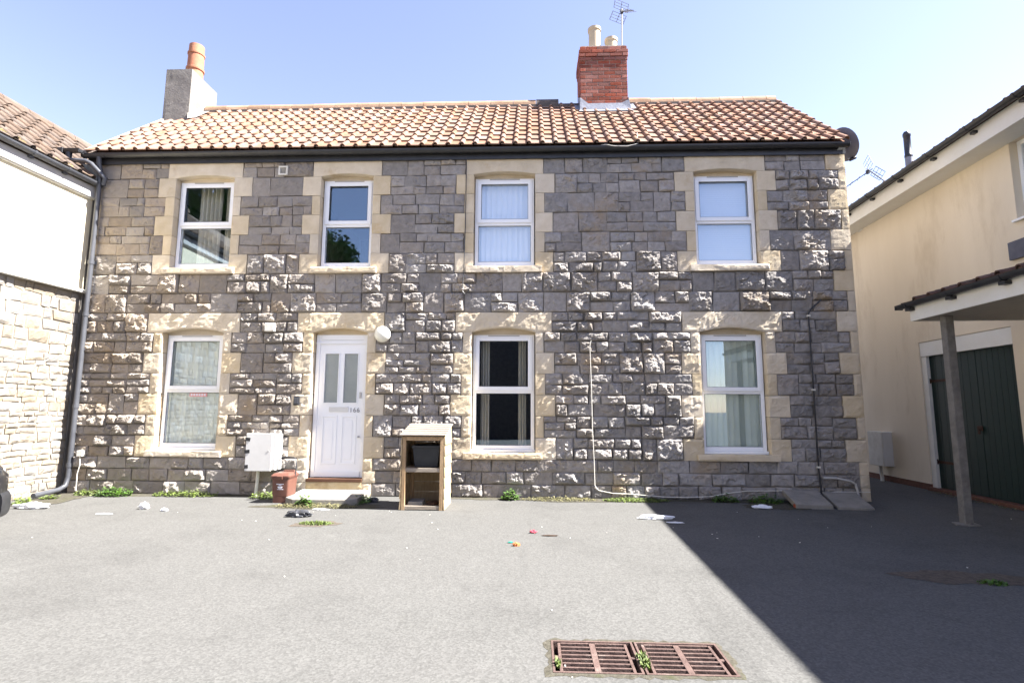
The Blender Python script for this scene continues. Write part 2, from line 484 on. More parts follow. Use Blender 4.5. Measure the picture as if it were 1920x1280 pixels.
def lattice(rng, w, h, s, X, Z):
    nx, nz = int(w / s) + 3, int(h / s) + 3
    g = rng.uniform(-1, 1, (nx, nz))
    ox, oz = rng.uniform(0, 1, 2)
    fx, fz = X / s + ox, Z / s + oz
    fx, fz = np.clip(fx, 0, nx - 1.001), np.clip(fz, 0, nz - 1.001)
    i, j = fx.astype(int), fz.astype(int)
    tx, tz = fx - i, fz - j
    tx, tz = tx * tx * (3 - 2 * tx), tz * tz * (3 - 2 * tz)
    return (g[i, j] * (1 - tx) * (1 - tz) + g[i + 1, j] * tx * (1 - tz) + g[i, j + 1] * (1 - tx) * tz + g[i + 1, j + 1] * tx * tz)

def rock(x0, x1, z0, z1, amp, seed, back=0.05, face=0.0, cell=0.022, jit=0.006, fine=0.35, margin=0.022, planes=4, chip=.0035):
    """a hewn block: front (-y) face pitched into facets, returned as verts, faces"""
    rng = np.random.default_rng(seed)
    w, h = x1 - x0, z1 - z0
    nx, nz = max(4, int(w / cell)), max(4, int(h / cell))
    U, V = np.meshgrid(np.linspace(0, 1, nx + 1), np.linspace(0, 1, nz + 1), indexing='ij')
    X, Z = U * w, V * h
    inner = (U > 0) & (U < 1) & (V > 0) & (V < 1)
    X = X + np.where(inner, rng.uniform(-.32, .32, U.shape) * w / nx, 0)
    Z = Z + np.where(inner, rng.uniform(-.32, .32, U.shape) * h / nz, 0)
    ed = np.minimum(np.minimum(X, w - X), np.minimum(Z, h - Z))
    mg = np.clip(ed / margin, 0, 1) ** 0.6
    # broad shape: a few shallow planes, then chipped facets with their own tilt and step
    d = np.full(U.shape, 9.0)
    for k in range(planes):
        gx, gz = rng.normal(0, .13, 2) * min(1.0, amp / 0.04)
        cx, cz = rng.uniform(.25, .75) * w, rng.uniform(.25, .75) * h
        d = np.minimum(d, amp * rng.uniform(.75, 1.35) + gx * (X - cx) + gz * (Z - cz))
    nc = max(3, int(w * h / chip))
    pcx, pcz = rng.uniform(0, w, nc), rng.uniform(0, h, nc)
    wx = X + lattice(rng, w, h, .05, X, Z) * .018
    wz = Z + lattice(rng, w, h, .05, X, Z) * .018
    dist = (wx[..., None] - pcx) ** 2 + ((wz[..., None] - pcz) * 1.5) ** 2
    ci_ = dist.argmin(-1)
    tx, tz = rng.normal(0, .15, nc) * min(1.0, amp / .03), rng.normal(0, .15, nc) * min(1.0, amp / .03)
    st = rng.normal(0, .15, nc) * amp
    d = d + st[ci_] + tx[ci_] * (X - pcx[ci_]) + tz[ci_] * (Z - pcz[ci_])
    n = lattice(rng, w, h, .11, X, Z) * .5 + lattice(rng, w, h, .035, X, Z) * .35 + lattice(rng, w, h, .018, X, Z) * .25
    d = np.maximum(d, amp * 0.05) + n * amp * fine
    d = face + mg * np.maximum(d, -0.004)
    # uneven outline
    c = rng.uniform(-jit, jit, (4, 2))
    bx = (1 - U) * (1 - V) * c[0, 0] + U * (1 - V) * c[1, 0] + (1 - U) * V * c[2, 0] + U * V * c[3, 0]
    bz = (1 - U) * (1 - V) * c[0, 1] + U * (1 - V) * c[1, 1] + (1 - U) * V * c[2, 1] + U * V * c[3, 1]
    P = np.stack([x0 + X + bx, -d, z0 + Z + bz], -1)
    idx = np.arange((nx + 1) * (nz + 1)).reshape(nx + 1, nz + 1)
    verts = P.reshape(-1, 3)
    faces = np.stack([idx[:-1, :-1], idx[1:, :-1], idx[1:, 1:], idx[:-1, 1:]], -1).reshape(-1, 4)
    rim = np.concatenate([idx[:-1, 0], idx[-1, :-1], idx[:0:-1, -1], idx[0, :0:-1]])
    bv = verts[rim].copy()
    bv[:, 1] = back
    b0 = len(verts)
    k = np.arange(len(rim)); k2 = (k + 1) % len(rim)
    sides = np.stack([rim[k], b0 + k, b0 + k2, rim[k2]], -1)
    return np.concatenate([verts, bv]), np.concatenate([faces, sides])

def np_mesh(name, v, f, smooth=False):
    me = bpy.data.meshes.new(name)
    f = np.asarray(f, dtype=np.int32)
    me.vertices.add(len(v)); me.vertices.foreach_set("co", np.asarray(v, dtype=np.float32).ravel())
    me.loops.add(f.size); me.loops.foreach_set("vertex_index", f.ravel())
    me.polygons.add(len(f))
    me.polygons.foreach_set("loop_start", np.arange(0, f.size, f.shape[1], dtype=np.int32))
    me.polygons.foreach_set("use_smooth", [smooth] * len(f))
    me.update(calc_edges=True)
    return me

def join_np(parts):
    vs, fs, b = [], [], 0
    for v, f in parts:
        vs.append(v); fs.append(f + b); b += len(v)
    return np.concatenate(vs), np.concatenate(fs)

def add_blocks(name, rest_name, blocks, m, parent, limit=300, xf=None):
    """each block its own part, largest first; those past the limit joined into one"""
    o0 = np.array(org(parent))
    blocks = sorted(blocks, key=lambda b: -b[0])
    rest = []
    for i, (ar, (v, f)) in enumerate(blocks):
        if xf is not None:
            v = xf(v)
        v = v - o0
        if i < limit:
            link(name, np_mesh(name, v, f), m, parent)
        else:
            rest.append((v, f))
    if rest:
        v, f = join_np(rest)
        stuff(link(rest_name, np_mesh(rest_name, v, f), m, parent))

# ------------------------------------------------------------------ ground
GX0, GX1, GY0, GY1 = 0.095, 1.005, -5.195, -4.825      # the drain opening in the yard
g = MB()
for (x0, x1, y0, y1) in ((-250, GX0, -250, 250), (GX1, 250, -250, 250), (GX0, GX1, -250, GY0), (GX0, GX1, GY1, 250)):
    g.raw([(x0, y0, 0), (x1, y0, 0), (x1, y1, 0), (x0, y1, 0)], [(0, 1, 2, 3)])
struct(g.build("ground", "asphalt"))
d = MB()
d.box(GX0 - .02, GX0, GY0, GY1, -.6, -.003).box(GX1, GX1 + .02, GY0, GY1, -.6, -.003)
d.box(GX0 - .02, GX1 + .02, GY0 - .02, GY0, -.6, -.003).box(GX0 - .02, GX1 + .02, GY1, GY1 + .02, -.6, -.003)
d.box(GX0 - .02, GX1 + .02, GY0 - .02, GY1 + .02, -.64, -.6)
struct(d.build("drain_pit", "pit_black"))
sr = MB()
rs = random.Random(77)
ring_o, ring_i = [], []
for (x0, y0, x1, y1, n) in ((GX0, GY0, GX1, GY0, 26), (GX1, GY0, GX1, GY1, 12), (GX1, GY1, GX0, GY1, 26), (GX0, GY1, GX0, GY0, 12)):
    for k in range(n):
        t_ = k / n
        ring_i.append((x0 + (x1 - x0) * t_, y0 + (y1 - y0) * t_))
cx0, cy0 = (GX0 + GX1) / 2, (GY0 + GY1) / 2
for (x, y) in ring_i:
    k = rs.uniform(.012, .045)
    ring_o.append((x + math.copysign(k, x - cx0) * (1 if abs(x - cx0) > .44 else .15), y + math.copysign(k, y - cy0) * (1 if abs(y - cy0) > .17 else .15)))
nr_ = len(ring_i)
sr.raw([(x, y, .0042) for x, y in ring_i] + [(x, y, .001) for x, y in ring_o], [(i, (i + 1) % nr_, nr_ + (i + 1) % nr_, nr_ + i) for i in range(nr_)])
struct(sr.build("drain_surround", "wall_foot_dirt"))

def blob_sheet(name, cx, cy, rx, ry, z, m, seed, n=40):
    rng = np.random.default_rng(seed)
    ph = rng.uniform(0, 6.28, 6)
    v = [(cx, cy, z)]
    for i in range(n):
        t = 2 * math.pi * i / n
        k = 1 + .16 * math.sin(2 * t + ph[0]) + .10 * math.sin(5 * t + ph[1]) + .07 * math.sin(9 * t + ph[2]) + .05 * math.sin(14 * t + ph[3])
        v.append((cx + rx * k * math.cos(t), cy + ry * k * math.sin(t), z - .0035))
    f = [(0, 1 + i, 1 + (i + 1) % n) for i in range(n)]
    return MB().raw(v, f).build(name, m)
struct(blob_sheet("worn_patch", -2.43, -1.92, .24, .16, .006, "dirt", 3))
struct(blob_sheet("worn_patch", 3.33, -3.52, .42, .20, .006, "dirt", 8))

for i, (cx, cy, rx, ry) in enumerate(((-6.0, -.10, 1.1, .16), (-4.6, -.08, .9, .11), (-2.8, -.86, .75, .22), (-.55, -.10, .9, .12), (.9, -.14, 1.0, .17), (2.6, -.10, 1.0, .13), (3.4, -.45, .5, .3), (-6.7, -.55, .35, .5))):
    struct(blob_sheet("dirt_patch", cx, cy, rx, ry, .0045 + .0007 * i, "wall_foot_dirt", 30 + i, 60))

# ------------------------------------------------------------------ pantiles
def pantile(w=0.2114, L=0.36, lap=0.05, roll_h=0.040, roll_w=0.078, t=0.016):
    """clay pantile: flat pan with a half-round roll; x across, y up the slope, z normal"""
    prof = []
    pw = w + lap - roll_w
    for i in range(4):
        u = i / 3
        prof.append((u * pw, 0.006 * (1 - u) ** 3))
    for i in range(1, 8):
        a_ = math.pi * i / 7
        prof.append((pw + roll_w / 2 - roll_w / 2 * math.cos(a_), roll_h * math.sin(a_) - (0.004 if i == 7 else 0)))
    n = len(prof)
    v = []
    for (yy, up) in ((0, .030), (L * .5, .015), (L, 0.0)):
        v += [(x, yy, z + up) for x, z in prof]
    top = len(v)
    for (yy, up) in ((0, .030), (L * .5, .015), (L, 0.0)):
        v += [(x, yy, z + up - t) for x, z in prof]
    f = []
    for r in range(2):
        for i in range(n - 1):
            a0, a1 = r * n + i, r * n + i + 1
            f.append((a0, a1, a1 + n, a0 + n))
            f.append((top + a0, top + a0 + n, top + a1 + n, top + a1))
    for i in range(n - 1):
        f.append((i, top + i, top + i + 1, i + 1))
    for r in range(2):
        f.append((r * n, r * n + n, top + r * n + n, top + r * n))
        q = r * n + n - 1
        f.append((q, top + q, top + q + n, q + n))
    return np.array(v), np.array(f)

def lay_tiles(parent, m, cols, rows, w, gauge, eave, P, rz, skip=None, limit=300, seed=1, L=None, name="tile", rest="tile_courses", across0=0.0):
    """courses of tiles; eave = point of the lower left corner, across runs along local x turned by rz"""
    rng = random.Random(seed)
    v, f = pantile(w, L or gauge * 1.24)
    me = np_mesh(name, v, f, True)
    me.set_sharp_from_angle(angle=RAD(38))
    me.materials.append(MATS[m])
    R = (Matrix.Rotation(rz, 3, 'Z') @ Matrix.Rotation(P, 3, 'X'))
    ac, upd, nr = R @ Vector((1, 0, 0)), R @ Vector((0, 1, 0)), R @ Vector((0, 0, 1))
    o0 = org(parent)
    cnt, restp = 0, []
    for r in range(rows):
        for c in range(cols):
            p = Vector(eave) + ac * (across0 + c * w + rng.uniform(-.003, .003)) + upd * (r * gauge + rng.uniform(-.006, .006)) + nr * rng.uniform(0, .004)
            if skip and skip(p + ac * w * .5 + upd * gauge * .5, r, c):
                continue
            R2 = R @ Matrix.Rotation(rng.uniform(-.012, .012), 3, 'Z')
            if cnt < limit:
                o = link(name, me, None, parent)
                o.location = p - o0
                o.rotation_euler = R2.to_euler()
                cnt += 1
            else:
                restp.append((v @ np.array(R2).T + np.array(p - o0), f))
    if restp:
        vv, ff = join_np(restp)
        rm_ = np_mesh(rest, vv, ff, True)
        rm_.set_sharp_from_angle(angle=RAD(38))
        stuff(link(rest, rm_, m, parent))

# ------------------------------------------------------------------ the stone house
HX0, HX1 = -7.04, 4.79
house = thing("stone_house", "two storey grey stone house with cream dressed quoins and orange pantile roof", "house", (-1.1, 0, 0))
CX = (-5.27, -2.955, -0.45, 2.965)
OPEN = []        # xc, half width, z0, z1, kind
for i, x in enumerate(CX):
    OPEN.append((x, 0.42 if i == 1 else 0.48, 3.46, 4.95, 'up'))
for i, x in enumerate(CX):
    OPEN.append((x, 0.42, 0.10, 2.44, 'door') if i == 1 else (x, 0.48, 0.64, 2.44, 'low'))

holes = [(x - hw - .02, x + hw + .02, z0, z1 + .07) for x, hw, z0, z1, k in OPEN]
wall = wall_boxes(MB(), HX0 + .01, HX1 - .01, 0, 5.31, holes, .022, .32, 'x').build("wall", "mortar", house)
sh = MB()
sh.box(HX0 + .01, HX0 + .3, .325, 4.0, 0, 5.3).box(HX1 - .3, HX1 - .01, .325, 4.0, 0, 5.3).box(HX0 + .01, HX1 - .01, 4.003, 4.25, 0, 5.3)
for xg0, xg1 in ((HX0 + .012, HX0 + .298), (HX1 - .298, HX1 - .012)):
    sh.prism([(.33, 5.302), (3.99, 5.302), (2.06, 7.10)], xg0, xg1, 'x')
sh.build("gable_wall", "mortar", house)
fl = MB().box(HX0 + .31, HX1 - .31, .33, 4.0, 2.78, 2.95).box(HX0 + .31, HX1 - .31, .33, 4.0, .02, .10).box(HX0 + .31, HX1 - .31, .33, 4.0, 5.2, 5.28)
for xp in (-4.1, -1.7, 1.25):
    fl.box(xp - .05, xp + .05, .33, 3.99, .101, 2.779).box(xp - .05, xp + .05, .33, 3.99, 2.951, 5.199)
fl.build("inner_partition", "plaster_inside", house)

ZB = [0, .19, .37, .55, .865, 1.18, 1.495, 1.81, 2.125, 2.44, 2.745, 3.055, 3.365, 3.682, 3.999, 4.316, 4.633, 4.95, 5.245]
LW, SW = .29, .14
rnd = random.Random(11)
stones, quoins = [], []
seed = 1
GAP = .0048
for ci in range(len(ZB) - 1):
    z0, z1 = ZB[ci], ZB[ci + 1]
    zc = (z0 + z1) / 2
    block = []
    # jamb stones and lintels
    for x, hw, oz0, oz1, kind in OPEN:
        if kind == 'up' and 3.365 <= z0 < 4.95:
            k = ZB.index(3.365)
            wq = LW if (ci - k) % 2 == 0 else SW
        elif kind == 'up' and abs(z0 - 4.95) < .01:
            block.append((x - hw - .135, x + hw + .135)); continue
        elif kind in ('low', 'door') and abs(z0 - 2.44) < .01:
            block.append((x - hw - .255, x + hw + .255)); continue
        elif kind in ('low', 'door') and .55 <= z0 < 2.44:
            k = ZB.index(.55)
            wq = LW if (ci - k) % 2 == 0 else SW
        elif kind == 'door' and z0 < .55:
            wq = SW if ci % 2 == 0 else .2
        else:
            continue
        for s_ in (-1, 1):
            ww = wq + rnd.uniform(-.015, .02)
            a0, a1 = (x - hw - ww, x - hw) if s_ < 0 else (x + hw, x + hw + ww)
            quoins.append((a0 + .003, a1 - (0 if s_ < 0 else .003), z0 + .003, z1 - .003))
            if s_ < 0: lo = a0
            else: hi = a1
        block.append((lo, hi))
    top = len(ZB) - 2
    wr = .29 if (top - ci) % 2 == 0 else .11
    if z0 < .55:
        wr = .12
    quoins.append((HX1 - wr, HX1, z0 + .003, z1 - .003))
    block.append((HX1 - wr, HX1 + 1))
    block.sort()
    xs, cur = [], HX0
    for b0, b1 in block:
        if b0 - cur > .03:
            xs.append((cur, b0))
        cur = max(cur, b1)
    for (a0, a1) in xs:
        x = a0
        while x < a1 - 1e-6:
            rem = a1 - x
            r = rnd.random()
            hfull = z1 - z0
            if hfull < .2:
                mode, wd = 'one', rnd.uniform(.22, .5)
            elif z0 > 3.3:
                mode, wd = ('one', rnd.uniform(.26, .5)) if r < .42 else ('two', rnd.uniform(.5, 1.1))
            elif z0 > 2.7:
                mode, wd = ('one', rnd.uniform(.25, .46)) if r < .6 else ('two', rnd.uniform(.4, .8))
            else:
                mode, wd = ('one', rnd.uniform(.22, .36)) if r < .16 else (('three', rnd.uniform(.4, .8)) if r < .26 else ('two', rnd.uniform(.5, 1.1)))
            if rem - wd < .2:
                wd = rem
                if wd < .26 and mode != 'two':
                    mode = 'one'
                if mode == 'one' and wd > .56:
                    wd = wd / 2
            if mode == 'one':
                rows = [(z0, z1)]
            elif mode == 'two':
                zm = z0 + hfull * rnd.uniform(.40, .62)
                rows = [(z0, zm), (zm, z1)]
            else:
                za, zb_ = z0 + hfull * rnd.uniform(.28, .38), z0 + hfull * rnd.uniform(.62, .72)
                rows = [(z0, za), (za, zb_), (zb_, z1)]
            for (q0, q1) in rows:
                p = x
                while p < x + wd - 1e-6:
                    sw = wd if mode == 'one' else rnd.uniform(.17, .40)
                    if x + wd - (p + sw) < .13:
                        sw = x + wd - p
                    if z0 > 3.6:
                        amp = rnd.choice((.008, .011, .014, .018, .026))
                        if p > 3.6 and z0 < 4.9:
                            amp = rnd.uniform(.03, .06)
                    elif z0 > 2.7:
                        amp = rnd.choice((.012, .022, .035, .05, .06))
                    elif z0 < .5:
                        amp = rnd.choice((.014, .022, .032, .045))
                    elif p > 3.4:
                        amp = rnd.uniform(.014, .032)
                    else:
                        amp = rnd.choice((.02, .03, .036, .044, .052, .062))
                    amp = min(amp, (q1 - q0) * .42)
                    seed += 1
                    ar = sw * (q1 - q0)
                    stones.append((ar, rock(p + GAP, p + sw - GAP, q0 + GAP, q1 - GAP, amp, seed, face=.002, cell=.0155, jit=.009)))
                    p += sw
            x += wd
add_blocks("stone", "small_stones", stones, "rubble_stone", wall)
qb = []
for i, (a0, a1, z0, z1) in enumerate(quoins):
    corner = a1 > HX1 - .001
    v, f = rock(a0, a1, z0, z1, .008 if z0 < 2.7 else .004, 5000 + i, back=.30 if corner else .20, face=.010 if not corner else .016, cell=.03, jit=.002, fine=.8, margin=.015, planes=2)
    if corner:
        v[:, 0] = np.where(v[:, 0] > a1 - .006, HX1, v[:, 0])
    qb.append((1, (v, f)))
add_blocks("quoin", "quoins_rest", qb, "quoin_stone", wall)

def arc(xc, hw, z, rise, n=14):
    return [(xc + hw * (2 * i / n - 1), z + rise * (1 - (2 * i / n - 1) ** 2)) for i in range(n + 1)]
for x, hw, z0, z1, kind in OPEN:
    ex = .13 if kind == 'up' else .25
    rise = .045 if kind == 'up' else .065
    zt = 5.24 if kind == 'up' else 2.742
    a_ = arc(x, hw, z1, rise)
    # lintel with a rough hewn face: strips following the arch
    nx, nz = 48, 10
    rng = np.random.default_rng(int((x + 20) * 100) + int(z1))
    X = np.linspace(x - hw - ex, x + hw + ex, nx + 1)
    t_ = np.clip(1 - ((X - x) / hw) ** 2, 0, None)
    zb = z1 + rise * t_
    U, V = np.meshgrid(np.arange(nx + 1) / nx, np.arange(nz + 1) / nz, indexing='ij')
    XX = np.repeat(X[:, None], nz + 1, 1)
    ZZ = zb[:, None] + (zt - zb[:, None]) * V
    amp = .003 if kind == 'up' else .006
    nn = lattice(rng, 2.2, .5, .06, XX - X[0], ZZ - z1 + .01) + lattice(rng, 2.2, .5, .03, XX - X[0], ZZ - z1 + .01)
    ed = np.minimum(np.minimum(XX - X[0], X[-1] - XX), np.minimum(V * .3, (1 - V) * .3))
    YY = -(.012 + np.clip(ed / .02, 0, 1) * (amp + nn * amp * .7))
    idx = np.arange((nx + 1) * (nz + 1)).reshape(nx + 1, nz + 1)
    vv = np.stack([XX, YY, ZZ], -1).reshape(-1, 3)
    ff = np.stack([idx[:-1, :-1], idx[1:, :-1], idx[1:, 1:], idx[:-1, 1:]], -1).reshape(-1, 4)
    rim = np.concatenate([idx[:-1, 0], idx[-1, :-1], idx[:0:-1, -1], idx[0, :0:-1]])
    bv = vv[rim].copy(); bv[:, 1] = .20
    b0 = len(vv); k = np.arange(len(rim)); k2 = (k + 1) % len(rim)
    ff = np.concatenate([ff, np.stack([rim[k], b0 + k, b0 + k2, rim[k2]], -1)])
    vv = np.concatenate([vv, bv])
    link("lintel", np_mesh("lintel", vv - np.array(org(wall)), ff), "quoin_stone", wall)
    if kind != 'door':
        zs0, zs1 = (3.365, 3.462) if kind == 'up' else (.552, .640)
        v, f = rock(x - hw - .105, x + hw + .105, zs0, zs1, .006, int(x * 50) + 700 + int(zs0), back=.19, face=.055, cell=.025, jit=.003, fine=.8, margin=.012, planes=2)
        link("sill", np_mesh("sill", v - np.array(org(wall)), f), "quoin_stone", wall)

# windows
def window(xc, hw, z0, z1, sash_open=0.0):
    yf = .105
    x0, x1 = xc - hw + .012, xc + hw - .012
    zb, zt = z0 + .045, z1 - .028
    zm = zb + (zt - zb) * (.475 if z1 > 4 else .50)
    fr = MB()
    fr.box(x0, x0 + .055, yf, yf + .07, zb, zt).box(x1 - .055, x1, yf, yf + .07, zb, zt)
    fr.box(x0 + .055, x1 - .055, yf, yf + .07, zt - .055, zt).box(x0 + .055, x1 - .055, yf, yf + .07, zb, zb + .06)
    fr.box(x0 + .055, x1 - .055, yf, yf + .07, zm - .03, zm + .03)
    fr.box(x0 - .01, x1 + .01, yf - .035, yf + .07, zb - .042, zb - .001)          # plastic sill
    w = fr.build("window", "upvc_white", house, bevel=.006)
    hd = MB().box(x0 - .02, x1 + .02, yf + .012, yf + .10, zt + .001, z1 + .075)
    hd.build("head_infill", "quoin_stone", w)
    s = MB()
    a0, a1, b0, b1 = x0 + .035, x1 - .035, zm + .012, zt - .035
    s.box(a0, a0 + .062, yf - .018, yf - .001, b0, b1).box(a1 - .062, a1, yf - .018, yf - .001, b0, b1)
    s.box(a0 + .062, a1 - .062, yf - .018, yf - .001, b1 - .06, b1).box(a0 + .062, a1 - .062, yf - .018, yf - .001, b0, b0 + .06)
    s.build("sash", "upvc_white", w, bevel=.005)
    gk = MB()
    for (p0, p1, q0, q1, yy) in ((a0 + .062, a1 - .062, b0 + .06, b1 - .06, yf - .012), (x0 + .055, x1 - .055, zb + .06, zm - .03, yf + .008)):
        gk.box(p0, p0 + .005, yy, yy + .006, q0, q1).box(p1 - .005, p1, yy, yy + .006, q0, q1)
        gk.box(p0 + .005, p1 - .005, yy, yy + .006, q0, q0 + .005).box(p0 + .005, p1 - .005, yy, yy + .006, q1 - .005, q1)
    gk.build("gasket", "gasket", w)
    MB().box(a0 + .05, a1 - .05, yf + .020, yf + .026, b0 + .045, b1 - .045).build("pane", "glass", w)
    MB().box(x0 + .05, x1 - .05, yf + .028, yf + .034, zb + .055, zm - .025).build("pane", "glass", w)
    MB().box(xc - .24, xc + .24, yf - .012, yf - .0015, zt - .022, zt - .008).build("trickle_vent", "grey_board", w)
    return w
for x, hw, z0, z1, kind in OPEN:
    if kind != 'door':
        window(x, hw, z0, z1)

# door
dx, dh = CX[1], .42
yf = .10
fr = MB()
fr.box(dx - dh + .012, dx - dh + .075, yf, yf + .07, .255, 2.415).box(dx + dh - .075, dx + dh - .012, yf, yf + .07, .255, 2.415)
fr.box(dx - dh + .075, dx + dh - .075, yf, yf + .07, 2.335, 2.415).box(dx - dh + .012, dx + dh - .012, yf - .012, yf - .001, 2.27, 2.30)
door = fr.build("door", "upvc_white", house, bevel=.005)
lf = MB()
l0, l1 = dx - dh + .077, dx + dh - .077
panes = ((dx - .255, dx - .045), (dx + .045, dx + .255))
wall_boxes(lf, l0, l1, .262, 2.333, [(panes[0][0], panes[0][1], 1.37, 2.12), (panes[1][0], panes[1][1], 1.37, 2.12)], yf + .008, yf + .05, 'x')
lf.box(l0, l1, yf - .012, yf + .0075, .262, .335)
lf.build("door_leaf", "upvc_white", door)
MB().box(dx - dh + .012, dx + dh - .012, yf + .014, yf + .10, 2.416, 2.52).build("head_infill", "quoin_stone", door)
for p0, p1 in panes:
    MB().box(p0 + .001, p1 - .001, yf + .02, yf + .03, 1.371, 2.119).build("pane", "frosted_glass", door)
    b = MB()
    b.box(p0 - .012, p0, yf - .002, yf + .0079, 1.358, 2.132).box(p1, p1 + .012, yf - .002, yf + .0079, 1.358, 2.132)
    b.box(p0, p1, yf - .002, yf + .0079, 2.12, 2.132).box(p0, p1, yf - .002, yf + .0079, 1.358, 1.37)
    b.build("glazing_bead", "upvc_white", door)
    f_ = MB()
    f_.box(p0 - .012, p1 + .012, yf - .001, yf + .0079, 1.15, 1.175).box(p0 - .012, p1 + .012, yf - .001, yf + .0079, .45, .475)
    f_.box(p0 - .012, p0 + .012, yf - .001, yf + .0079, .475, 1.15).box(p1 - .012, p1 + .012, yf - .001, yf + .0079, .475, 1.15)
    f_.box(p0 + .05, p1 - .05, yf + .002, yf + .0079, .52, 1.105)
    f_.build("moulded_panel", "upvc_white", door, bevel=.004)
MB().box(dx - .165, dx + .135, yf - .006, yf + .0078, 1.235, 1.305).build("letter_plate", "white_plastic", door, bevel=.004)
MB().box(l1 - .045, l1 - .015, yf - .008, yf + .0078, 1.44, 1.53).cyl((l1 - .03, yf - .02, 1.485), (l1 - .03, yf, 1.485), .011).build("lock_plate", "steel", door)
MB().lathe([(.004, -.03), (.016, -.026), (.018, -.012), (.008, 0)], (l1 - .03, yf, .86), 14, Matrix.Rotation(-math.pi / 2, 3, 'X')).build("door_knob", "steel", door, True)
MB().box(dx - dh - .0, dx + dh, -.03, .165, .203, .252).build("threshold", "brown_timber", door, bevel=.006)
v, f = rock(dx - dh, dx + dh, .098, .20, .004, 99, back=.165, face=.015, cell=.03, jit=.001, fine=.6, margin=.01, planes=2)
link("riser", np_mesh("riser", v - np.array(org(door)), f), "step_stone", door)
fc = bpy.data.curves.new("house_number", 'FONT')
fc.body = "166"
fc.size = .10
fc.extrude = .003
fc.space_character = 1.12
fo = bpy.data.objects.new("house_number_text", fc)
COL.objects.link(fo)
dg = bpy.context.evaluated_depsgraph_get()
me = bpy.data.meshes.new_from_object(fo.evaluated_get(dg))
bpy.data.objects.remove(fo)
me.transform(Matrix.Translation(Vector((dx + .150, yf + .002, 1.225)) - org(door)) @ Matrix.Rotation(math.pi / 2, 4, 'X'))
me.materials.clear()
hn = link("house_number", me, "number_grey", door)
hn["label"] = "grey house number 166 on the white door"

# roof
PITCH = math.atan2(7.33 - 5.36, 2.05 + .15)
EAVE = Vector((-7.2, -.15, 5.352))
GAUGE = math.hypot(7.33 - 5.36, 2.2) / 10.0
def slope_pt(y):
    return 5.352 + (y + .15) * math.tan(PITCH)
rf = MB()
rf.raw([(-7.17, -.10, slope_pt(-.10) - .045), (4.78, -.10, slope_pt(-.10) - .045), (4.78, 2.05, slope_pt(2.05) - .045), (-7.17, 2.05, slope_pt(2.05) - .045),
        (4.78, 4.35, slope_pt(-.25) - .04), (-7.17, 4.35, slope_pt(-.25) - .04)], [(0, 1, 2, 3), (3, 2, 4, 5)])
roof = rf.build("roof", "clay_tile", house)
CHR = (.915, 1.815, 1.62, 2.30)
CHL = (-7.23, -6.71, 1.50, 2.33)
def skip_tile(p, r, c):
    for (x0, x1, y0, y1) in (CHR, CHL):
        if x0 - .04 < p.x < x1 + .04 and p.y > y0 - .02:
            return True
    return False
lay_tiles(roof, "clay_tile", 57, 10, .2095, GAUGE, EAVE, PITCH, 0.0, skip_tile, 300, 5)
# verge mortar and ridge
vm = MB()
vm.raw([(-7.25, -.14, slope_pt(-.14) - .03), (-7.19, -.14, slope_pt(-.14) - .03), (-7.19, 2.0, slope_pt(2.0) - .03), (-7.25, 2.0, slope_pt(2.0) - .03),
        (-7.25, -.14, slope_pt(-.14) + .035), (-7.19, -.14, slope_pt(-.14) + .035), (-7.19, 2.0, slope_pt(2.0) + .035), (-7.25, 2.0, slope_pt(2.0) + .035)],
       [(0, 3, 2, 1), (4, 5, 6, 7), (0, 1, 5, 4), (1, 2, 6, 5), (2, 3, 7, 6), (3, 0, 4, 7)])
vm.build("verge_mortar", "brick_mortar", roof)
x = -6.69
k = 0
rr = random.Random(4)
zr = slope_pt(2.05) + .005
while x < 4.72:
    L_ = .45
    x1 = min(x + L_, 4.75)
    if not (x1 > CHR[0] and x < CHR[1]):
        dark = -.16 < x < .95
        b = MB()
        pr_ = [(-.135, -.06), (-.12, .02), (-.085, .075), (-.035, .105), (.035, .105), (.085, .075), (.12, .02), (.135, -.06)]
        pr2 = pr_ + [(.11, -.06), (.06, .06), (-.06, .06), (-.11, -.06)]
        dz = rr.uniform(-.006, .006) - (.012 if x > 2 else 0)
        b.prism([(2.05 + q[0], zr + q[1] + dz) for q in pr2], x + .004, x1 - .004, 'x')
        b.build("ridge_tile", "dark_ridge" if dark else "ridge_tile", roof)
    x = x1
MB().box(-6.69, .90, 1.905, 2.18, zr - .14, zr - .05).box(1.82, 4.74, 1.905, 2.18, zr - .14, zr - .05).build("ridge_mortar", "dark_ridge", roof)

# gutter and fascia
gt = MB()
gp = []
for i in range(9):
    t = math.pi * i / 8
    gp.append((-.115 - .056 * math.cos(t), 5.325 - .062 * math.sin(t)))
gp2 = [(-.115 - .050 * math.cos(math.pi * i / 8), 5.325 - .055 * math.sin(math.pi * i / 8)) for i in range(8, -1, -1)]
gt.prism(gp + gp2, -7.24, 4.80, 'x')
gt.box(-7.245, -7.24, -.172, -.058, 5.262, 5.327).box(4.80, 4.806, -.172, -.058, 5.262, 5.327)
gut = gt.build("gutter", "black_plastic", house)
for i in range(13):
    xb = -6.9 + i * .96
    MB().prism([(q[0] * 1.0 - (.004 if j < 5 else -.004) * 0, q[1] - .004) for j, q in enumerate([(-.175, 5.33)] + [(-.115 - .0585 * math.cos(math.pi * t / 8), 5.325 - .0645 * math.sin(math.pi * t / 8)) for t in range(9)] + [(-.055, 5.33)])], xb, xb + .022, 'x').build("gutter_bracket", "black_plastic", gut)
MB().box(-7.22, 4.79, -.052, -.026, 5.185, 5.345).build("fascia", "black_plastic", house)
MB().box(-7.2, 4.8, -.024, .02, 5.25, 5.33).build("wall_plate", "dark_ridge", house)

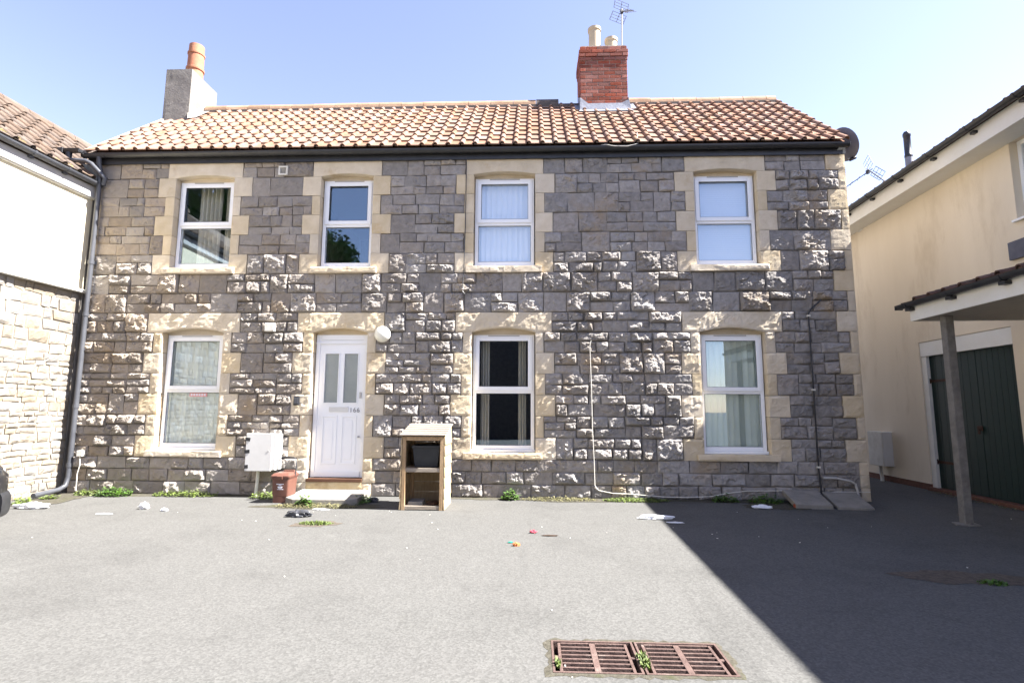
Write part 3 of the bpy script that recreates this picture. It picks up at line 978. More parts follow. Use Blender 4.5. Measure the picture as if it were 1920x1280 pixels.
# brick chimney
chim = MB().box(CHR[0] + .008, CHR[1] - .008, CHR[2] + .008, CHR[3] - .008, 6.85, 8.285).build("chimney", "brick_mortar", house)
chim["label"] = "red brick chimney stack with lead flashing and two buff pots"
def brick_mesh(name, w, d_, h):
    b = MB().box(-w / 2, w / 2, 0, d_, 0, h)
    me = b.mesh(name)
    bm = bmesh.new(); bm.from_mesh(me)
    bmesh.ops.bevel(bm, geom=list(bm.edges), offset=.004, segments=1, affect='EDGES')
    bm.to_mesh(me); bm.free()
    me.materials.append(MATS["brick"])
    return me
full, half = brick_mesh("brick", .2135, .1, .065), brick_mesh("half_brick", .1005, .1, .065)
BR = random.Random(9)
for c in range(16):
    z = 7.085 + c * .075
    over = .022 if c in (13, 14) else (.010 if c == 12 else 0)
    W = CHR[1] - CHR[0]
    D = CHR[3] - CHR[2]
    for side in range(4):
        LL = (W if side % 2 == 0 else D - .20) + (2 * over if side % 2 == 0 else 0)
        n = 4 if side % 2 == 0 else 2
        seq = ['f'] * n if c % 2 == 0 else ['h'] + ['f'] * (n - 1) + ['h']
        tot = sum(.2135 if q == 'f' else .1005 for q in seq) + .010 * (len(seq) - 1)
        k_ = LL / tot
        u = -LL / 2
        for q in seq:
            bw = (.2135 if q == 'f' else .1005) * k_
            o = link("brick", full if q == 'f' else half, None, chim)
            o.scale = (k_, 1, 1)
            uc = u + bw / 2
            j = BR.uniform(-.002, .002)
            cx, cy = (CHR[0] + CHR[1]) / 2, (CHR[2] + CHR[3]) / 2
            if side == 0:
                p, rz = Vector((cx + uc, CHR[2] - over + j, z)), 0
            elif side == 2:
                p, rz = Vector((cx - uc, CHR[3] + over + j, z)), math.pi
            elif side == 1:
                p, rz = Vector((CHR[1] + over + j, cy + uc, z)), math.pi / 2
            else:
                p, rz = Vector((CHR[0] - over + j, cy - uc, z)), -math.pi / 2
            o.location = p - org(chim)
            o.rotation_euler = (0, 0, rz)
            u += bw + .010 * k_
lead = MB()
lead.raw([(CHR[0] - .02, 1.585, slope_pt(1.585) + .035), (CHR[1] + .05, 1.585, slope_pt(1.585) + .035), (CHR[1] + .02, 1.608, 7.16), (CHR[1] - .13, 1.608, 7.085), (CHR[0] + .14, 1.608, 7.085), (CHR[0] - .01, 1.608, 7.21),
          (CHR[0] - .05, 1.45, slope_pt(1.45) + .052), (CHR[1] + .08, 1.45, slope_pt(1.45) + .052)],
         [(0, 1, 2, 3), (0, 3, 4, 5), (6, 7, 1, 0)])
for xs_, sgn in ((CHR[0] - .012, -1), (CHR[1] + .012, 1)):
    lead.raw([(xs_, 1.6, slope_pt(1.6) + .03), (xs_, 2.05, slope_pt(2.05) + .03), (xs_, 2.05, slope_pt(2.05) + .16), (xs_, 1.6, 7.20),
              (xs_ + sgn * .14, 1.6, slope_pt(1.6) + .055), (xs_ + sgn * .14, 2.0, slope_pt(2.0) + .055)], [(0, 1, 2, 3), (0, 1, 5, 4)])
lo = lead.build("lead_flashing", "lead", chim)
sd = lo.modifiers.new("thick", 'SOLIDIFY'); sd.thickness = .006
MB().box(CHR[0] + .03, CHR[1] - .03, CHR[2] + .03, CHR[3] - .03, 8.286, 8.31).build("flaunching", "brick_mortar", chim)
for (px_, zt_) in ((1.235, 8.87), (1.565, 8.63)):
    MB().lathe([(.118, 8.30), (.115, zt_ - .07), (.132, zt_ - .055), (.132, zt_), (.105, zt_ + .004), (.10, zt_ - .12), (.10, 8.5 if zt_ > 8.7 else 8.45), (0, 8.45)], (px_, 1.93, 0), 24).build("chimney_pot", "buff_pot", chim, True)
# rendered chimney
rc = rock(CHL[0], CHL[1], 6.45, 7.90, .004, 777, back=.83, face=.0, cell=.06, jit=.004, fine=1.2, margin=.03, planes=2)
v, f = rc
v[:, 1] += 1.50
b = MB().raw(v.tolist(), f.tolist())
b.raw([(CHL[0], CHL[3], 6.45), (CHL[1], CHL[3], 6.45), (CHL[1], CHL[3], 7.90), (CHL[0], CHL[3], 7.90)], [(0, 1, 2, 3)])
ch2 = b.build("chimney", "cement_render", house)
ch2["label"] = "grey cement rendered chimney stack with a terracotta pot"
fl2 = MB()
cx, cy = (CHL[0] + CHL[1]) / 2, (CHL[2] + CHL[3]) / 2
fl2.raw([(CHL[0], CHL[2], 7.898), (CHL[1], CHL[2], 7.898), (CHL[1], CHL[3], 7.898), (CHL[0], CHL[3], 7.898), (cx - .14, cy - .22, 7.96), (cx + .14, cy - .22, 7.96), (cx + .14, cy + .22, 7.96), (cx - .14, cy + .22, 7.96)],
        [(0, 1, 5, 4), (1, 2, 6, 5), (2, 3, 7, 6), (3, 0, 4, 7), (4, 5, 6, 7)])
fl2.build("flaunching", "cement_render", ch2)
MB().lathe([(.155, 7.93), (.150, 8.12), (.170, 8.13), (.172, 8.165), (.152, 8.18), (.146, 8.46), (.160, 8.47), (.162, 8.50), (.146, 8.51), (.140, 8.68), (.118, 8.685), (.112, 8.2), (0, 8.2)], (cx + .03, cy, 0), 26).build("chimney_pot", "terracotta", ch2, True)
MB().raw([(CHL[1] + .004, 1.47, slope_pt(1.47) + .05), (CHL[1] + .16, 1.47, slope_pt(1.47) + .06), (CHL[1] + .16, 2.0, slope_pt(2.0) + .06), (CHL[1] + .004, 2.0, slope_pt(2.0) + .06), (CHL[1] + .004, 2.0, slope_pt(2.0) + .16), (CHL[1] + .004, 1.47, slope_pt(1.47) + .16)], [(0, 1, 2, 3), (0, 3, 4, 5)]).build("lead_flashing", "brick_mortar", ch2)

# downpipe of the house
dp = MB().tube([(-6.985, -.115, 5.28), (-6.985, -.105, 5.16), (-6.975, -.07, 5.05), (-6.975, -.07, .25), (-6.985, -.10, .12), (-6.99, -.20, .075), (-6.97, -.62, .055)], .036, 12)
dpo = dp.build("downpipe", "grey_black_plastic", house, True)
for zc in (3.55, 2.72, 1.30, .42):
    MB().cyl((-6.975, -.07, zc - .03), (-6.975, -.07, zc + .03), .044, 14).box(-7.03, -6.92, -.03, -.01, zc - .02, zc + .02).build("pipe_clip", "grey_black_plastic", dpo)

# ------------------------------------------------------------------ things on the house front
def wall_thing(name, label, cat, loc, group=None):
    return thing(name, label, cat, loc, 0.0, group)

t = wall_thing("wall_lamp", "round opal globe lamp on the wall above the white door", "lamp", (-2.285, -.02, 2.29))
MB().cyl((-2.285, .0, 2.40), (-2.285, -.05, 2.40), .06, 18).build("base", "white_plastic", t, True)
MB().lathe([(.02, -.05), (.085, -.04), (.122, .0), (.122, .02), (.095, .07), (.055, .105), (0, .115)], (-2.285, -.06, 2.40), 24, Matrix.Rotation(math.pi / 2, 3, 'X')).build("globe", "globe_opal", t, True)

t = wall_thing("wall_vent", "small square louvred vent in the wall under the eaves", "vent", (-3.995, -.02, 4.97))
MB().box(-4.07, -4.045, -.035, 0, 4.975, 5.125).box(-3.945, -3.92, -.035, 0, 4.975, 5.125).box(-4.045, -3.945, -.035, 0, 5.10, 5.125).box(-4.045, -3.945, -.035, 0, 4.975, 5.0).build("frame", "dirty_white", t)
for i in range(5):
    MB().obox((-3.995, -.018, 5.013 + i * .018), (.10, .018, .006), (.6, 0, 0)).build("louvre", "grey_board", t)
t = wall_thing("junction_box", "small cream alarm box on the stones between window and door", "box", (-4.03, -.06, 2.44))
MB().box(-4.105, -3.955, -.10, -.03, 2.445, 2.575).build("case", "dirty_white", t, bevel=.01)
MB().box(-3.98, -3.962, -.104, -.1005, 2.46, 2.47).build("seam", "grey_board", t)
t = wall_thing("key_safe", "small black key safe on the quoin beside the white door", "box", (-3.565, -.03, 1.32))
MB().box(-3.61, -3.52, -.065, -.02, 1.325, 1.465).build("case", "black_plastic", t, bevel=.012)
MB().box(-3.595, -3.535, -.072, -.0655, 1.35, 1.44).build("cover", "grey_black_plastic", t, bevel=.004)
t = wall_thing("junction_box", "tiny white socket box low on the wall beside the downpipe", "box", (-6.82, -.06, .54))
MB().box(-6.865, -6.775, -.10, -.03, .55, .635).build("case", "dirty_white", t, bevel=.006)
MB().tube([(-6.82, -.08, .55), (-6.80, -.09, .42), (-6.83, -.085, .30), (-6.82, -.09, .05)], .006, 6).build("cable", "dirty_white", t)

t = wall_thing("meter_box", "white meter box with black taped hinges on the wall beside the door", "meter box", (-3.96, -.1, .35))
MB().box(-4.185, -3.745, -.235, -.02, .385, .905).build("case", "white_plastic", t, bevel=.012)
dr = MB().box(-4.19, -3.80, -.252, -.237, .375, .915).build("door", "white_plastic", t, bevel=.008)
for zc in (.83, .655, .44):
    MB().obox((-4.165, -.2545, zc), (.075 - (.02 if zc < .5 else 0), .003, .05), (0, .15 if zc > .8 else -.1, 0)).build("tape", "black_plastic", dr)
MB().cyl((-3.85, -.256, .66), (-3.85, -.25, .66), .012, 10).build("latch", "grey_board", dr)
MB().tube([(-4.06, -.10, .39), (-4.065, -.10, .2), (-4.075, -.11, -.02)], .024, 10).build("conduit", "dirty_white", t, True)

cab = MB().tube([(.86, -.095, 2.30), (.84, -.10, 2.22), (.855, -.095, 1.6), (.86, -.10, 1.03), (.88, -.095, .5), (.885, -.09, .20), (.94, -.085, .13), (1.15, -.08, .09), (1.38, -.08, .085), (1.84, -.08, .05), (2.2, -.075, .045), (2.52, -.07, .06), (2.8, -.06, .11), (3.04, -.055, .14), (3.64, -.055, .15), (4.09, -.05, .12), (4.3, -.05, .14), (4.77, -.045, .14)], .005, 8).build("cable", "dirty_white", None, True)
tag(cab, "white cable running down the stone wall and along its foot", "cable")
cab = MB().tube([(-1.05, -.06, 5.22), (-1.05, -.035, 5.1), (-1.052, -.035, 4.13), (-1.065, -.04, 3.35), (-1.07, -.065, 3.28), (-1.075, -.06, 3.06), (-1.03, -.07, 3.01), (-.99, -.07, 3.05), (-.97, -.06, 3.12)], .007, 8).build("cable", "black_plastic", None, True)
tag(cab, "thin black cable hanging from the eaves beside the window with white vertical blinds", "cable")
cab = MB().tube([(1.05, -.13, 5.345), (1.12, -.178, 5.33), (1.25, -.182, 5.30), (1.45, -.182, 5.295), (1.58, -.178, 5.33), (1.62, -.14, 5.36), (1.66, .1, 5.66)], .005, 6).build("cable", "dirty_white", None, True)
tag(cab, "thin white cable looped over the black gutter below the brick chimney", "cable")
t = wall_thing("overflow_pipe", "thin black pipe clipped to the wall from above the concrete slabs", "pipe", (4.07, -.05, .12))
MB().tube([(4.27, -.05, 2.91), (4.10, -.055, 2.76), (4.07, -.055, 2.70), (4.07, -.055, 1.55), (4.07, -.055, .45), (4.085, -.06, .12)], .012, 8).build("pipe", "black_plastic", t, True)
for zc in (2.67, 1.58, .48):
    MB().box(4.05, 4.09, -.075, -.03, zc - .012, zc + .012).build("clip", "dirty_white", t)
t = wall_thing("waste_pipe", "short grey elbow pipe at the corner above the tilted slab", "pipe", (4.4, -.05, .1))
MB().tube([(4.13, -.05, .33), (4.30, -.055, .33), (4.50, -.06, .29), (4.565, -.06, .25), (4.585, -.065, .15), (4.59, -.07, .06)], .016, 8).build("pipe", "grey_board", t, True)

# satellite dish on the gable
t = thing("satellite_dish", "dark grey satellite dish on the gable beside the gutter end", "satellite dish", (4.80, .42, 5.2))
nrm = Vector((.86, .16, .42)).normalized()
Md = nrm.to_track_quat('Z', 'Y').to_matrix()
prof = [(0, 0)] + [(r, r * r * .55) for r in (.06, .12, .18, .24, .27)] + [(.275, .042), (.27, .036)] + [(r, r * r * .55 - .006) for r in (.18, .09)] + [(0, -.006)]
dc = Vector((4.99, .36, 5.53))
MB().lathe(prof, dc, 28, Md).build("dish", "dish_grey", t, True)
lp = dc + nrm * .20 + Vector((-.02, -.03, -.31))
MB().tube([dc - nrm * .01 + Vector((.10, 0, -.22)), dc + nrm * .10 + Vector((.0, -.02, -.30)), lp], .011, 6).build("arm", "steel", t)
MB().cyl(lp - nrm * .06, lp + nrm * .05, .026, 12).build("receiver", "black_plastic", t, True)
MB().tube([(4.79, .42, 5.38), (4.90, .40, 5.40), dc - nrm * .02], .018, 8).box(4.789, 4.80, .36, .48, 5.28, 5.48).build("bracket", "steel", t)

def aerial(name, label, base, top, boom_dir, n, scale=1.0, grid=True, group=None):
    t = thing(name, label, "aerial", base)
    base, top = Vector(base), Vector(top)
    MB().cyl(base, top, .013, 8).build("mast", "aerial_metal", t)
    bd = Vector(boom_dir).normalized()
    side = bd.cross(Vector((0, 0, 1))).normalized()
    upd = side.cross(bd)
    c = top - Vector((0, 0, .06))
    MB().cyl(c - bd * .12 * scale, c + bd * .62 * scale, .009, 6).build("boom", "aerial_metal", t)
    for i in range(n):
        p = c + bd * (.05 + .55 * i / max(1, n - 1)) * scale
        MB().cyl(p - side * .13 * scale, p + side * .13 * scale, .0045, 5).build("element", "aerial_metal", t)
    if grid:
        for sgn in (1, -1):
            m = MB()
            for j in range(4):
                q = c - bd * .10 * scale + upd * sgn * (.05 + .075 * j) * scale - bd * .02 * j * scale
                m.cyl(q - side * .25 * scale, q + side * .25 * scale, .0045, 5)
            q0 = c - bd * .10 * scale
            for k_ in (-.25, 0, .25):
                m.cyl(q0 + upd * sgn * .04 * scale + side * k_ * scale, q0 + upd * sgn * .28 * scale - bd * .06 * scale + side * k_ * scale, .006, 5)
            m.build("reflector", "aerial_metal", t)
    MB().obox(c, (.05, .05, .07), (0, 0, .3)).build("clamp", "black_plastic", t)
    return t
aerial("tv_aerial", "television aerial on a mast beside the brick chimney pots", (1.80, 2.12, 8.28), (1.83, 2.12, 9.46), (.40, -.75, -.55), 6, .68)
aerial("tv_aerial", "television aerial with wire grid reflector above the dark tiled eaves", (6.80, 2.02, 5.58), (6.70, 2.45, 6.08), (-.55, .2, -.38), 4, .85)

# ------------------------------------------------------------------ blinds and curtains behind the panes
def vertical_blind(label, xc, hw, z0, z1, n, ang, m, jitter=0.05, seed=1, skip=()):
    t = thing("vertical_blind", label, "blind", (xc, .20, z0))
    MB().box(xc - hw, xc + hw, .18, .22, z1 - .03, z1).build("headrail", "white_plastic", t)
    rr = random.Random(seed)
    for i in range(n):
        if i in skip:
            continue
        x = xc - hw + (i + .5) * 2 * hw / n
        w = 2 * hw / n * 1.18
        aa = ang + rr.uniform(-jitter, jitter)
        b = MB()
        pts = []
        for k in range(9):
            u = (k / 8 - .5)
            pts.append((x + u * w * math.cos(aa) - .012 * (1 - 4 * u * u) * math.sin(aa), .20 + u * w * math.sin(aa) + .012 * (1 - 4 * u * u) * math.cos(aa)))
        vv = [(p[0], p[1], z0 + .02) for p in pts] + [(p[0], p[1], z1 - .03) for p in pts]
        b.raw(vv, [(k, k + 1, k + 10, k + 9) for k in range(8)])
        o = b.build("slat", m, t)
        s_ = o.modifiers.new("thick", 'SOLIDIFY'); s_.thickness = .001
vertical_blind("white vertical blind closed behind the upper window beside the black cable", CX[2], .45, 3.52, 4.93, 11, .22, "blind_white", .04, 2)
vertical_blind("pale green vertical blind behind the ground floor window above the white wall cable", CX[3], .45, .70, 2.40, 11, .18, "blind_green", .12, 3)
vertical_blind("cream vertical blind turned half open behind the ground floor window beside the downpipe", CX[0], .45, .70, 2.40, 12, .42, "blind_cream", .12, 4)

t = thing("slatted_blind", "white horizontal blind closed behind the upper window near the satellite dish", "blind", (CX[3], .26, 3.5))
sl = MB()
for i in range(40):
    sl.obox((CX[3], .20, 3.54 + i * .0345), (.90, .050, .0015), (1.12, 0, 0))
stuff(sl.build("slats", "blind_white", t))
MB().box(CX[3] - .45, CX[3] + .45, .19, .225, 4.915, 4.94).build("headrail", "white_plastic", t)

def curtain(label, x0, x1, z0, z1, waves, seed, y=.27, depth=.03):
    rr = random.Random(seed)
    n = waves * 8
    v = []
    for z in (z0, z1):
        for i in range(n + 1):
            u = i / n
            v.append((x0 + (x1 - x0) * u, y + depth * math.sin(u * waves * 6.283) + .008 * math.sin(u * 37 + seed), z))
    o = MB().raw(v, [(i, i + 1, n + 2 + i, n + 1 + i) for i in range(n)]).build("curtain", "curtain_cloth", None)
    s_ = o.modifiers.new("thick", 'SOLIDIFY'); s_.thickness = .003
    tag(o, label, "curtain")
curtain("narrow pale curtain at the door side of the dark ground floor window", CX[2] - .36, CX[2] - .23, .70, 2.42, 3, 1)
curtain("narrow pale curtain at the cable side of the dark ground floor window", CX[2] + .22, CX[2] + .34, .70, 2.42, 3, 2)
curtain("pale net curtain hanging in the middle of the upper window beside the downpipe", CX[0] - .25, CX[0] + .12, 3.5, 4.95, 5, 3, .30)
curtain("pale curtain at the vent side of the upper window beside the downpipe", CX[0] + .22, CX[0] + .46, 3.5, 4.95, 3, 4)
st = MB().box(CX[0] - .07, CX[0] + .21, .128, .1285, 1.455, 1.515).build("window_sticker", "sticker_red", None)
tag(st, "faded red and white sticker on the ground floor window pane", "sticker")
for i in range(6):
    MB().box(CX[0] - .05 + i * .042, CX[0] - .05 + i * .042 + .026, .1270, .1278, 1.47, 1.50).build("print", "print_white", st)

# ------------------------------------------------------------------ left building
lb = thing("rendered_building", "cream rendered building with a pale rubble stone lower wall beside the stone house", "building", (-7.12, 0, 0), RAD(-2.2))
lw = MB().box(-.35, -.03, -9, -.005, 0, 3.07).build("lower_wall", "pale_mortar", lb)
def left_xf(v):
    q = np.empty_like(v)
    q[:, 0] = -v[:, 1] - .02
    q[:, 1] = v[:, 0]
    q[:, 2] = v[:, 2]
    return q
rr = random.Random(21)
blk = []
z = 0.0
sd_ = 20000
while z < 3.06:
    hgt = rr.uniform(.06, .135) if z < 2.05 else rr.uniform(.13, .27)
    if 3.06 - (z + hgt) < .07:
        hgt = 3.06 - z
    yy = -8.6
    while yy < -.01:
        wd = rr.uniform(.10, .30) * (1.0 if hgt < .14 else 1.15)
        if -.006 - (yy + wd) < .1:
            wd = -.006 - yy
        subs = [(z, z + hgt)]
        if hgt > .2 and rr.random() < .4:
            zm = z + hgt * rr.uniform(.4, .6)
            subs = [(z, zm), (zm, z + hgt)]
        for (q0, q1) in subs:
            sd_ += 1
            g_ = rr.uniform(.006, .012)
            am = min(rr.uniform(.004, .016), (q1 - q0) * .14)
            jt = min(.02, wd * .09, (q1 - q0) * .16)
            ar = wd * (q1 - q0) * (3 if yy > -1.6 else 1)
            blk.append((ar, rock(yy + g_, min(yy + wd - g_, -.008), q0 + g_ * .7, q1 - g_ * .7, am, sd_, back=.02, face=rr.uniform(-.006, .008), cell=.03 if yy > -3 else .06, jit=jt, fine=.45, margin=.03, planes=4)))
        yy += wd
    z += hgt
add_blocks("stone", "small_stones", blk, "rubble_pale", lw, 300, left_xf)
MB().box(-.35, -.0, -9, .0, 3.125, 4.62).build("upper_wall", "pale_cream_render", lb)
MB().prism([(-.3, 3.07), (.075, 3.07), (.08, 3.10), (.0, 3.135), (-.3, 3.135)], -9, .06, 'y').build("ledge", "white_board", lb)
MB().box(-.30, -.01, .0, 2.6, 0, 4.75).build("end_wall", "cement_render", lb)
MB().box(-6, -.35, 2.3, 2.6, 0, 4.75).box(-6.2, -6, -9, 2.6, 0, 4.75).box(-6, -.35, -9, -8.7, 0, 4.7).build("back_wall", "cement_render", lb)
MB().box(.03, .055, -9, .0, 4.62, 4.80).build("fascia", "grey_board", lb)
MB().box(-.02, .029, -9, .0, 4.60, 4.625).build("soffit", "white_board", lb)
gt = MB()
gp = [(.115 + .055 * math.cos(math.pi * i / 8), 4.86 - .055 * math.sin(math.pi * i / 8)) for i in range(9)]
gp2 = [(.115 + .049 * math.cos(math.pi * i / 8), 4.86 - .049 * math.sin(math.pi * i / 8)) for i in range(8, -1, -1)]
gt.prism(gp + gp2, -9, .05, 'y')
gt.box(.06, .17, .05, .055, 4.805, 4.862)
gl = gt.build("gutter", "grey_black_plastic", lb)
for yy in (-.62, -1.15, -1.7, -2.3, -3.1, -4):
    MB().prism([(.172, 4.865)] + [(.115 + .059 * math.cos(math.pi * i / 8), 4.857 - .061 * math.sin(math.pi * i / 8)) for i in range(9)] + [(.056, 4.865)], yy, yy + .03, 'y').box(.056, .10, yy - .01, yy + .05, 4.77, 4.80).build("gutter_bracket", "grey_black_plastic", gl)
LP = math.atan2(6.37 - 4.93, 1.86 - .06)
lr = MB().raw([(.04, -9, 4.88), (.04, -.02, 4.88), (-1.86, -.02, 4.88 + 1.9 * math.tan(LP)), (-1.86, -9, 4.88 + 1.9 * math.tan(LP))], [(0, 1, 2, 3)])
zt_ = 4.88 + 1.9 * math.tan(LP)
lr.raw([(-.10, -.02, 4.88 + .14 * math.tan(LP)), (-.10, 2.6, 4.88 + .14 * math.tan(LP)), (-1.86, 2.6, zt_), (-1.86, -.02, zt_)], [(0, 1, 2, 3)])
lr.raw([(-1.86, -9, zt_), (-1.86, 2.6, zt_), (-6.2, 2.6, 4.6), (-6.2, -9, 4.6)], [(0, 1, 2, 3)])
lroof = lr.build("roof", "brown_tile", lb)
lay_tiles(lroof, "brown_tile", 38, 8, .25, .2980, Vector((.09, -6.9, 4.895)), LP, math.pi / 2,
          lambda p, r, c: (p.y > -.14 and p.x > -.16) or p.y > 2.55 or p.y < -4.5, 300, 31, L=.37)
for i in range(17):
    y0 = -5.0 + i * .45
    pr2 = [(-.13, -.06), (-.115, .02), (-.075, .075), (0, .10), (.075, .075), (.115, .02), (.13, -.06)]
    MB().prism([(-1.86 + q[0], zt_ + .02 + q[1]) for q in pr2], y0 + .004, y0 + .446, 'y').build("ridge_tile", "brown_tile", lroof)
MB().box(-.36, .10, -.005, .055, 4.72, 5.22).build("upstand", "pebbledash", lb)
# moss along the eaves
mv = []
mrng = random.Random(7)
mb = MB()
for i in range(260):
    yy = mrng.uniform(-3.2, -.05)
    u = abs(mrng.gauss(0, .08)) + .01
    s_ = mrng.uniform(.012, .035)
    c = Vector((.07 - u * math.cos(LP), yy, 4.925 + u * math.sin(LP)))
    mb.lathe([(0, -s_ * .5), (s_, 0), (s_ * .7, s_ * .5), (0, s_ * .7)], c, 6)
stuff(mb.build("moss_clumps", "moss", lroof))

# gutter hopper that carries the house's rain water over the neighbour's roof
t = thing("gutter_outlet", "black gutter outlet with bent pipe where the two roofs meet", "gutter", (-7.25, -.22, 5.2))
hp = [(-.22 - .055 * math.cos(math.pi * i / 8), 5.36 - .06 * math.sin(math.pi * i / 8)) for i in range(9)]
hp2 = [(-.22 - .048 * math.cos(math.pi * i / 8), 5.36 - .052 * math.sin(math.pi * i / 8)) for i in range(8, -1, -1)]
MB().prism(hp + hp2, -7.83, -7.20, 'x').box(-7.205, -7.2, -.275, -.165, 5.30, 5.36).build("channel", "black_plastic", t)
MB().box(-7.56, -7.46, -.28, -.16, 5.285, 5.375).build("union", "black_plastic", t, bevel=.008)
MB().cyl((-7.40, -.22, 5.31), (-7.40, -.22, 5.19), .045, 12).build("spigot", "black_plastic", t, True)
MB().tube([(-7.42, -.22, 5.20), (-7.36, -.22, 5.185), (-7.12, -.20, 5.175), (-7.05, -.18, 5.14), (-6.90, -.12, 4.97), (-6.86, -.10, 4.92), (-6.90, -.075, 4.82)], .034, 10).build("pipe", "grey_black_plastic", t, True)

# ------------------------------------------------------------------ right building
rb = thing("rendered_building", "shaded cream rendered building with dark tiled eaves and green garage doors", "building", (6.45, 0, 0), RAD(-2.2))
GD = (-.64, 1.20, 0.0, 2.42)
WD = (-2.35, -.93, 3.80, 4.88)
rw = wall_boxes(MB(), -9, 6, .10, 5.05, [(GD[0], GD[1], .10, GD[3]), WD], 0, .28, 'y')
rw.build("wall", "cream_render", rb)
MB().box(-.004, .27, 1.2, 6, 0, .098).box(-.004, .27, -9, -.64, 0, .098).build("plinth", "rust_dark", rb)
MB().box(.28, 6, 5.7, 6, 0, 5.0).box(6, 6.3, -9, 6, 0, 5.0).box(.28, 6, -9, -8.7, 0, 5.0).build("back_wall", "cream_render", rb)
EX = -.40
MB().box(EX + .03, EX + .055, -9, 6, 4.86, 5.12).build("fascia", "white_board", rb)
MB().box(EX + .056, -.002, -9, 6, 4.865, 4.885).build("soffit", "white_board", rb)
gt = MB()
gp = [(EX - .075 - .055 * math.cos(math.pi * i / 8), 5.14 - .06 * math.sin(math.pi * i / 8)) for i in range(9)]
gp2 = [(EX - .075 - .049 * math.cos(math.pi * i / 8), 5.14 - .054 * math.sin(math.pi * i / 8)) for i in range(8, -1, -1)]
gt.prism(gp + gp2, -9, 6, 'y')
gr = gt.build("gutter", "black_plastic", rb)
for i in range(13):
    yy = -5.6 + i * .78
    MB().prism([(EX - .135, 5.145)] + [(EX - .075 - .059 * math.cos(math.pi * q / 8), 5.137 - .066 * math.sin(math.pi * q / 8)) for q in range(9)] + [(EX + .029, 5.145)], yy, yy + .035, 'y').box(EX - .03, EX + .029, yy - .015, yy + .05, 5.035, 5.072).build("gutter_bracket", "black_plastic", gr)
RP = RAD(27)
rzt = 5.12 + 3.6 * math.tan(RP)
rroof = MB().raw([(EX + .02, -9, 5.13), (EX + .02, 6, 5.13), (EX + 3.6, 6, rzt), (EX + 3.6, -9, rzt), (7.0, 6, 5.0), (7.0, -9, 5.0)], [(0, 1, 2, 3), (3, 2, 4, 5)]).build("roof", "dark_tile", rb)
lay_tiles(rroof, "dark_tile", 61, 3, .25, .30, Vector((EX - .045, 6.0, 5.125)), RP, -math.pi / 2, None, 132, 41, L=.38)
# window of the right building
w = MB()
yf0, yf1, wz0, wz1 = WD
wx = .10
w.box(wx, wx + .06, yf0, yf0 + .06, wz0, wz1).box(wx, wx + .06, yf1 - .06, yf1, wz0, wz1)
w.box(wx, wx + .06, yf0 + .06, yf1 - .06, wz0, wz0 + .06).box(wx, wx + .06, yf0 + .06, yf1 - .06, wz1 - .06, wz1)
w.box(wx, wx + .06, (yf0 + yf1) / 2 - .035, (yf0 + yf1) / 2 + .035, wz0 + .06, wz1 - .06)
wo = w.build("window", "upvc_white", rb, bevel=.006)
for (p0, p1) in ((yf0 + .06, (yf0 + yf1) / 2 - .035), ((yf0 + yf1) / 2 + .035, yf1 - .06)):
    MB().box(wx + .028, wx + .034, p0, p1, wz0 + .06, wz1 - .06).build("pane", "glass", wo)
    MB().box(wx + .012, wx + .027, p0, p1, (wz0 + wz1) / 2 - .012, (wz0 + wz1) / 2 + .012).build("glazing_bar", "upvc_white", wo)
MB().box(-.05, wx - .001, yf0 - .03, yf1 + .03, wz0 - .03, wz0 - .002).build("sill", "upvc_white", wo)
MB().box(-.05, -.003, -2.6, -.80, 3.28, 3.52).build("lead_apron", "dark_lead", rb)
# garage doors
gd = MB()
gd.box(.02, .10, 1.08, 1.195, 0.02, 2.18).box(.02, .10, -.635, -.62, 0.02, 2.18)
gdo = gd.box(.01, .10, -.635, 1.195, 2.181, 2.415).build("garage_door", "white_board", rb)
for (y0, y1) in ((-.618, .107), (.113, 1.078)):
    n = 7
    leaf = MB().box(.085, .10, y0, y1, .06, 2.178).build("door_leaf", "green_paint", gdo)
    for i in range(n):
        a0 = y0 + (y1 - y0) * i / n
        MB().box(.066, .0845, a0 + .002, a0 + (y1 - y0) / n - .002, .06, 2.178).build("board", "green_paint", leaf, bevel=.003)
MB().box(.05, .0655, .09, .19, 1.0, 1.07).box(.035, .0495, .125, .165, .95, 1.03).build("lock", "old_lock", gdo, bevel=.005)
for zc in (.45, 1.75):
    MB().box(.056, .0655, .70, 1.07, zc, zc + .04).cyl((.052, 1.075, zc - .02), (.052, 1.075, zc + .06), .010, 8).build("hinge", "old_lock", gdo)
MB().box(-.06, .11, -.64, 1.2, 0, .055).build("threshold", "rust_dark", gdo, bevel=.006)
# vent in the wall
MB().box(-.012, -.001, 2.50, 2.66, 4.97, 4.84).build("air_vent", "dirty_white", rb)
MB().box(-.016, -.0125, 2.53, 2.63, 4.865, 4.945).build("air_vent", "pit_black", rb)
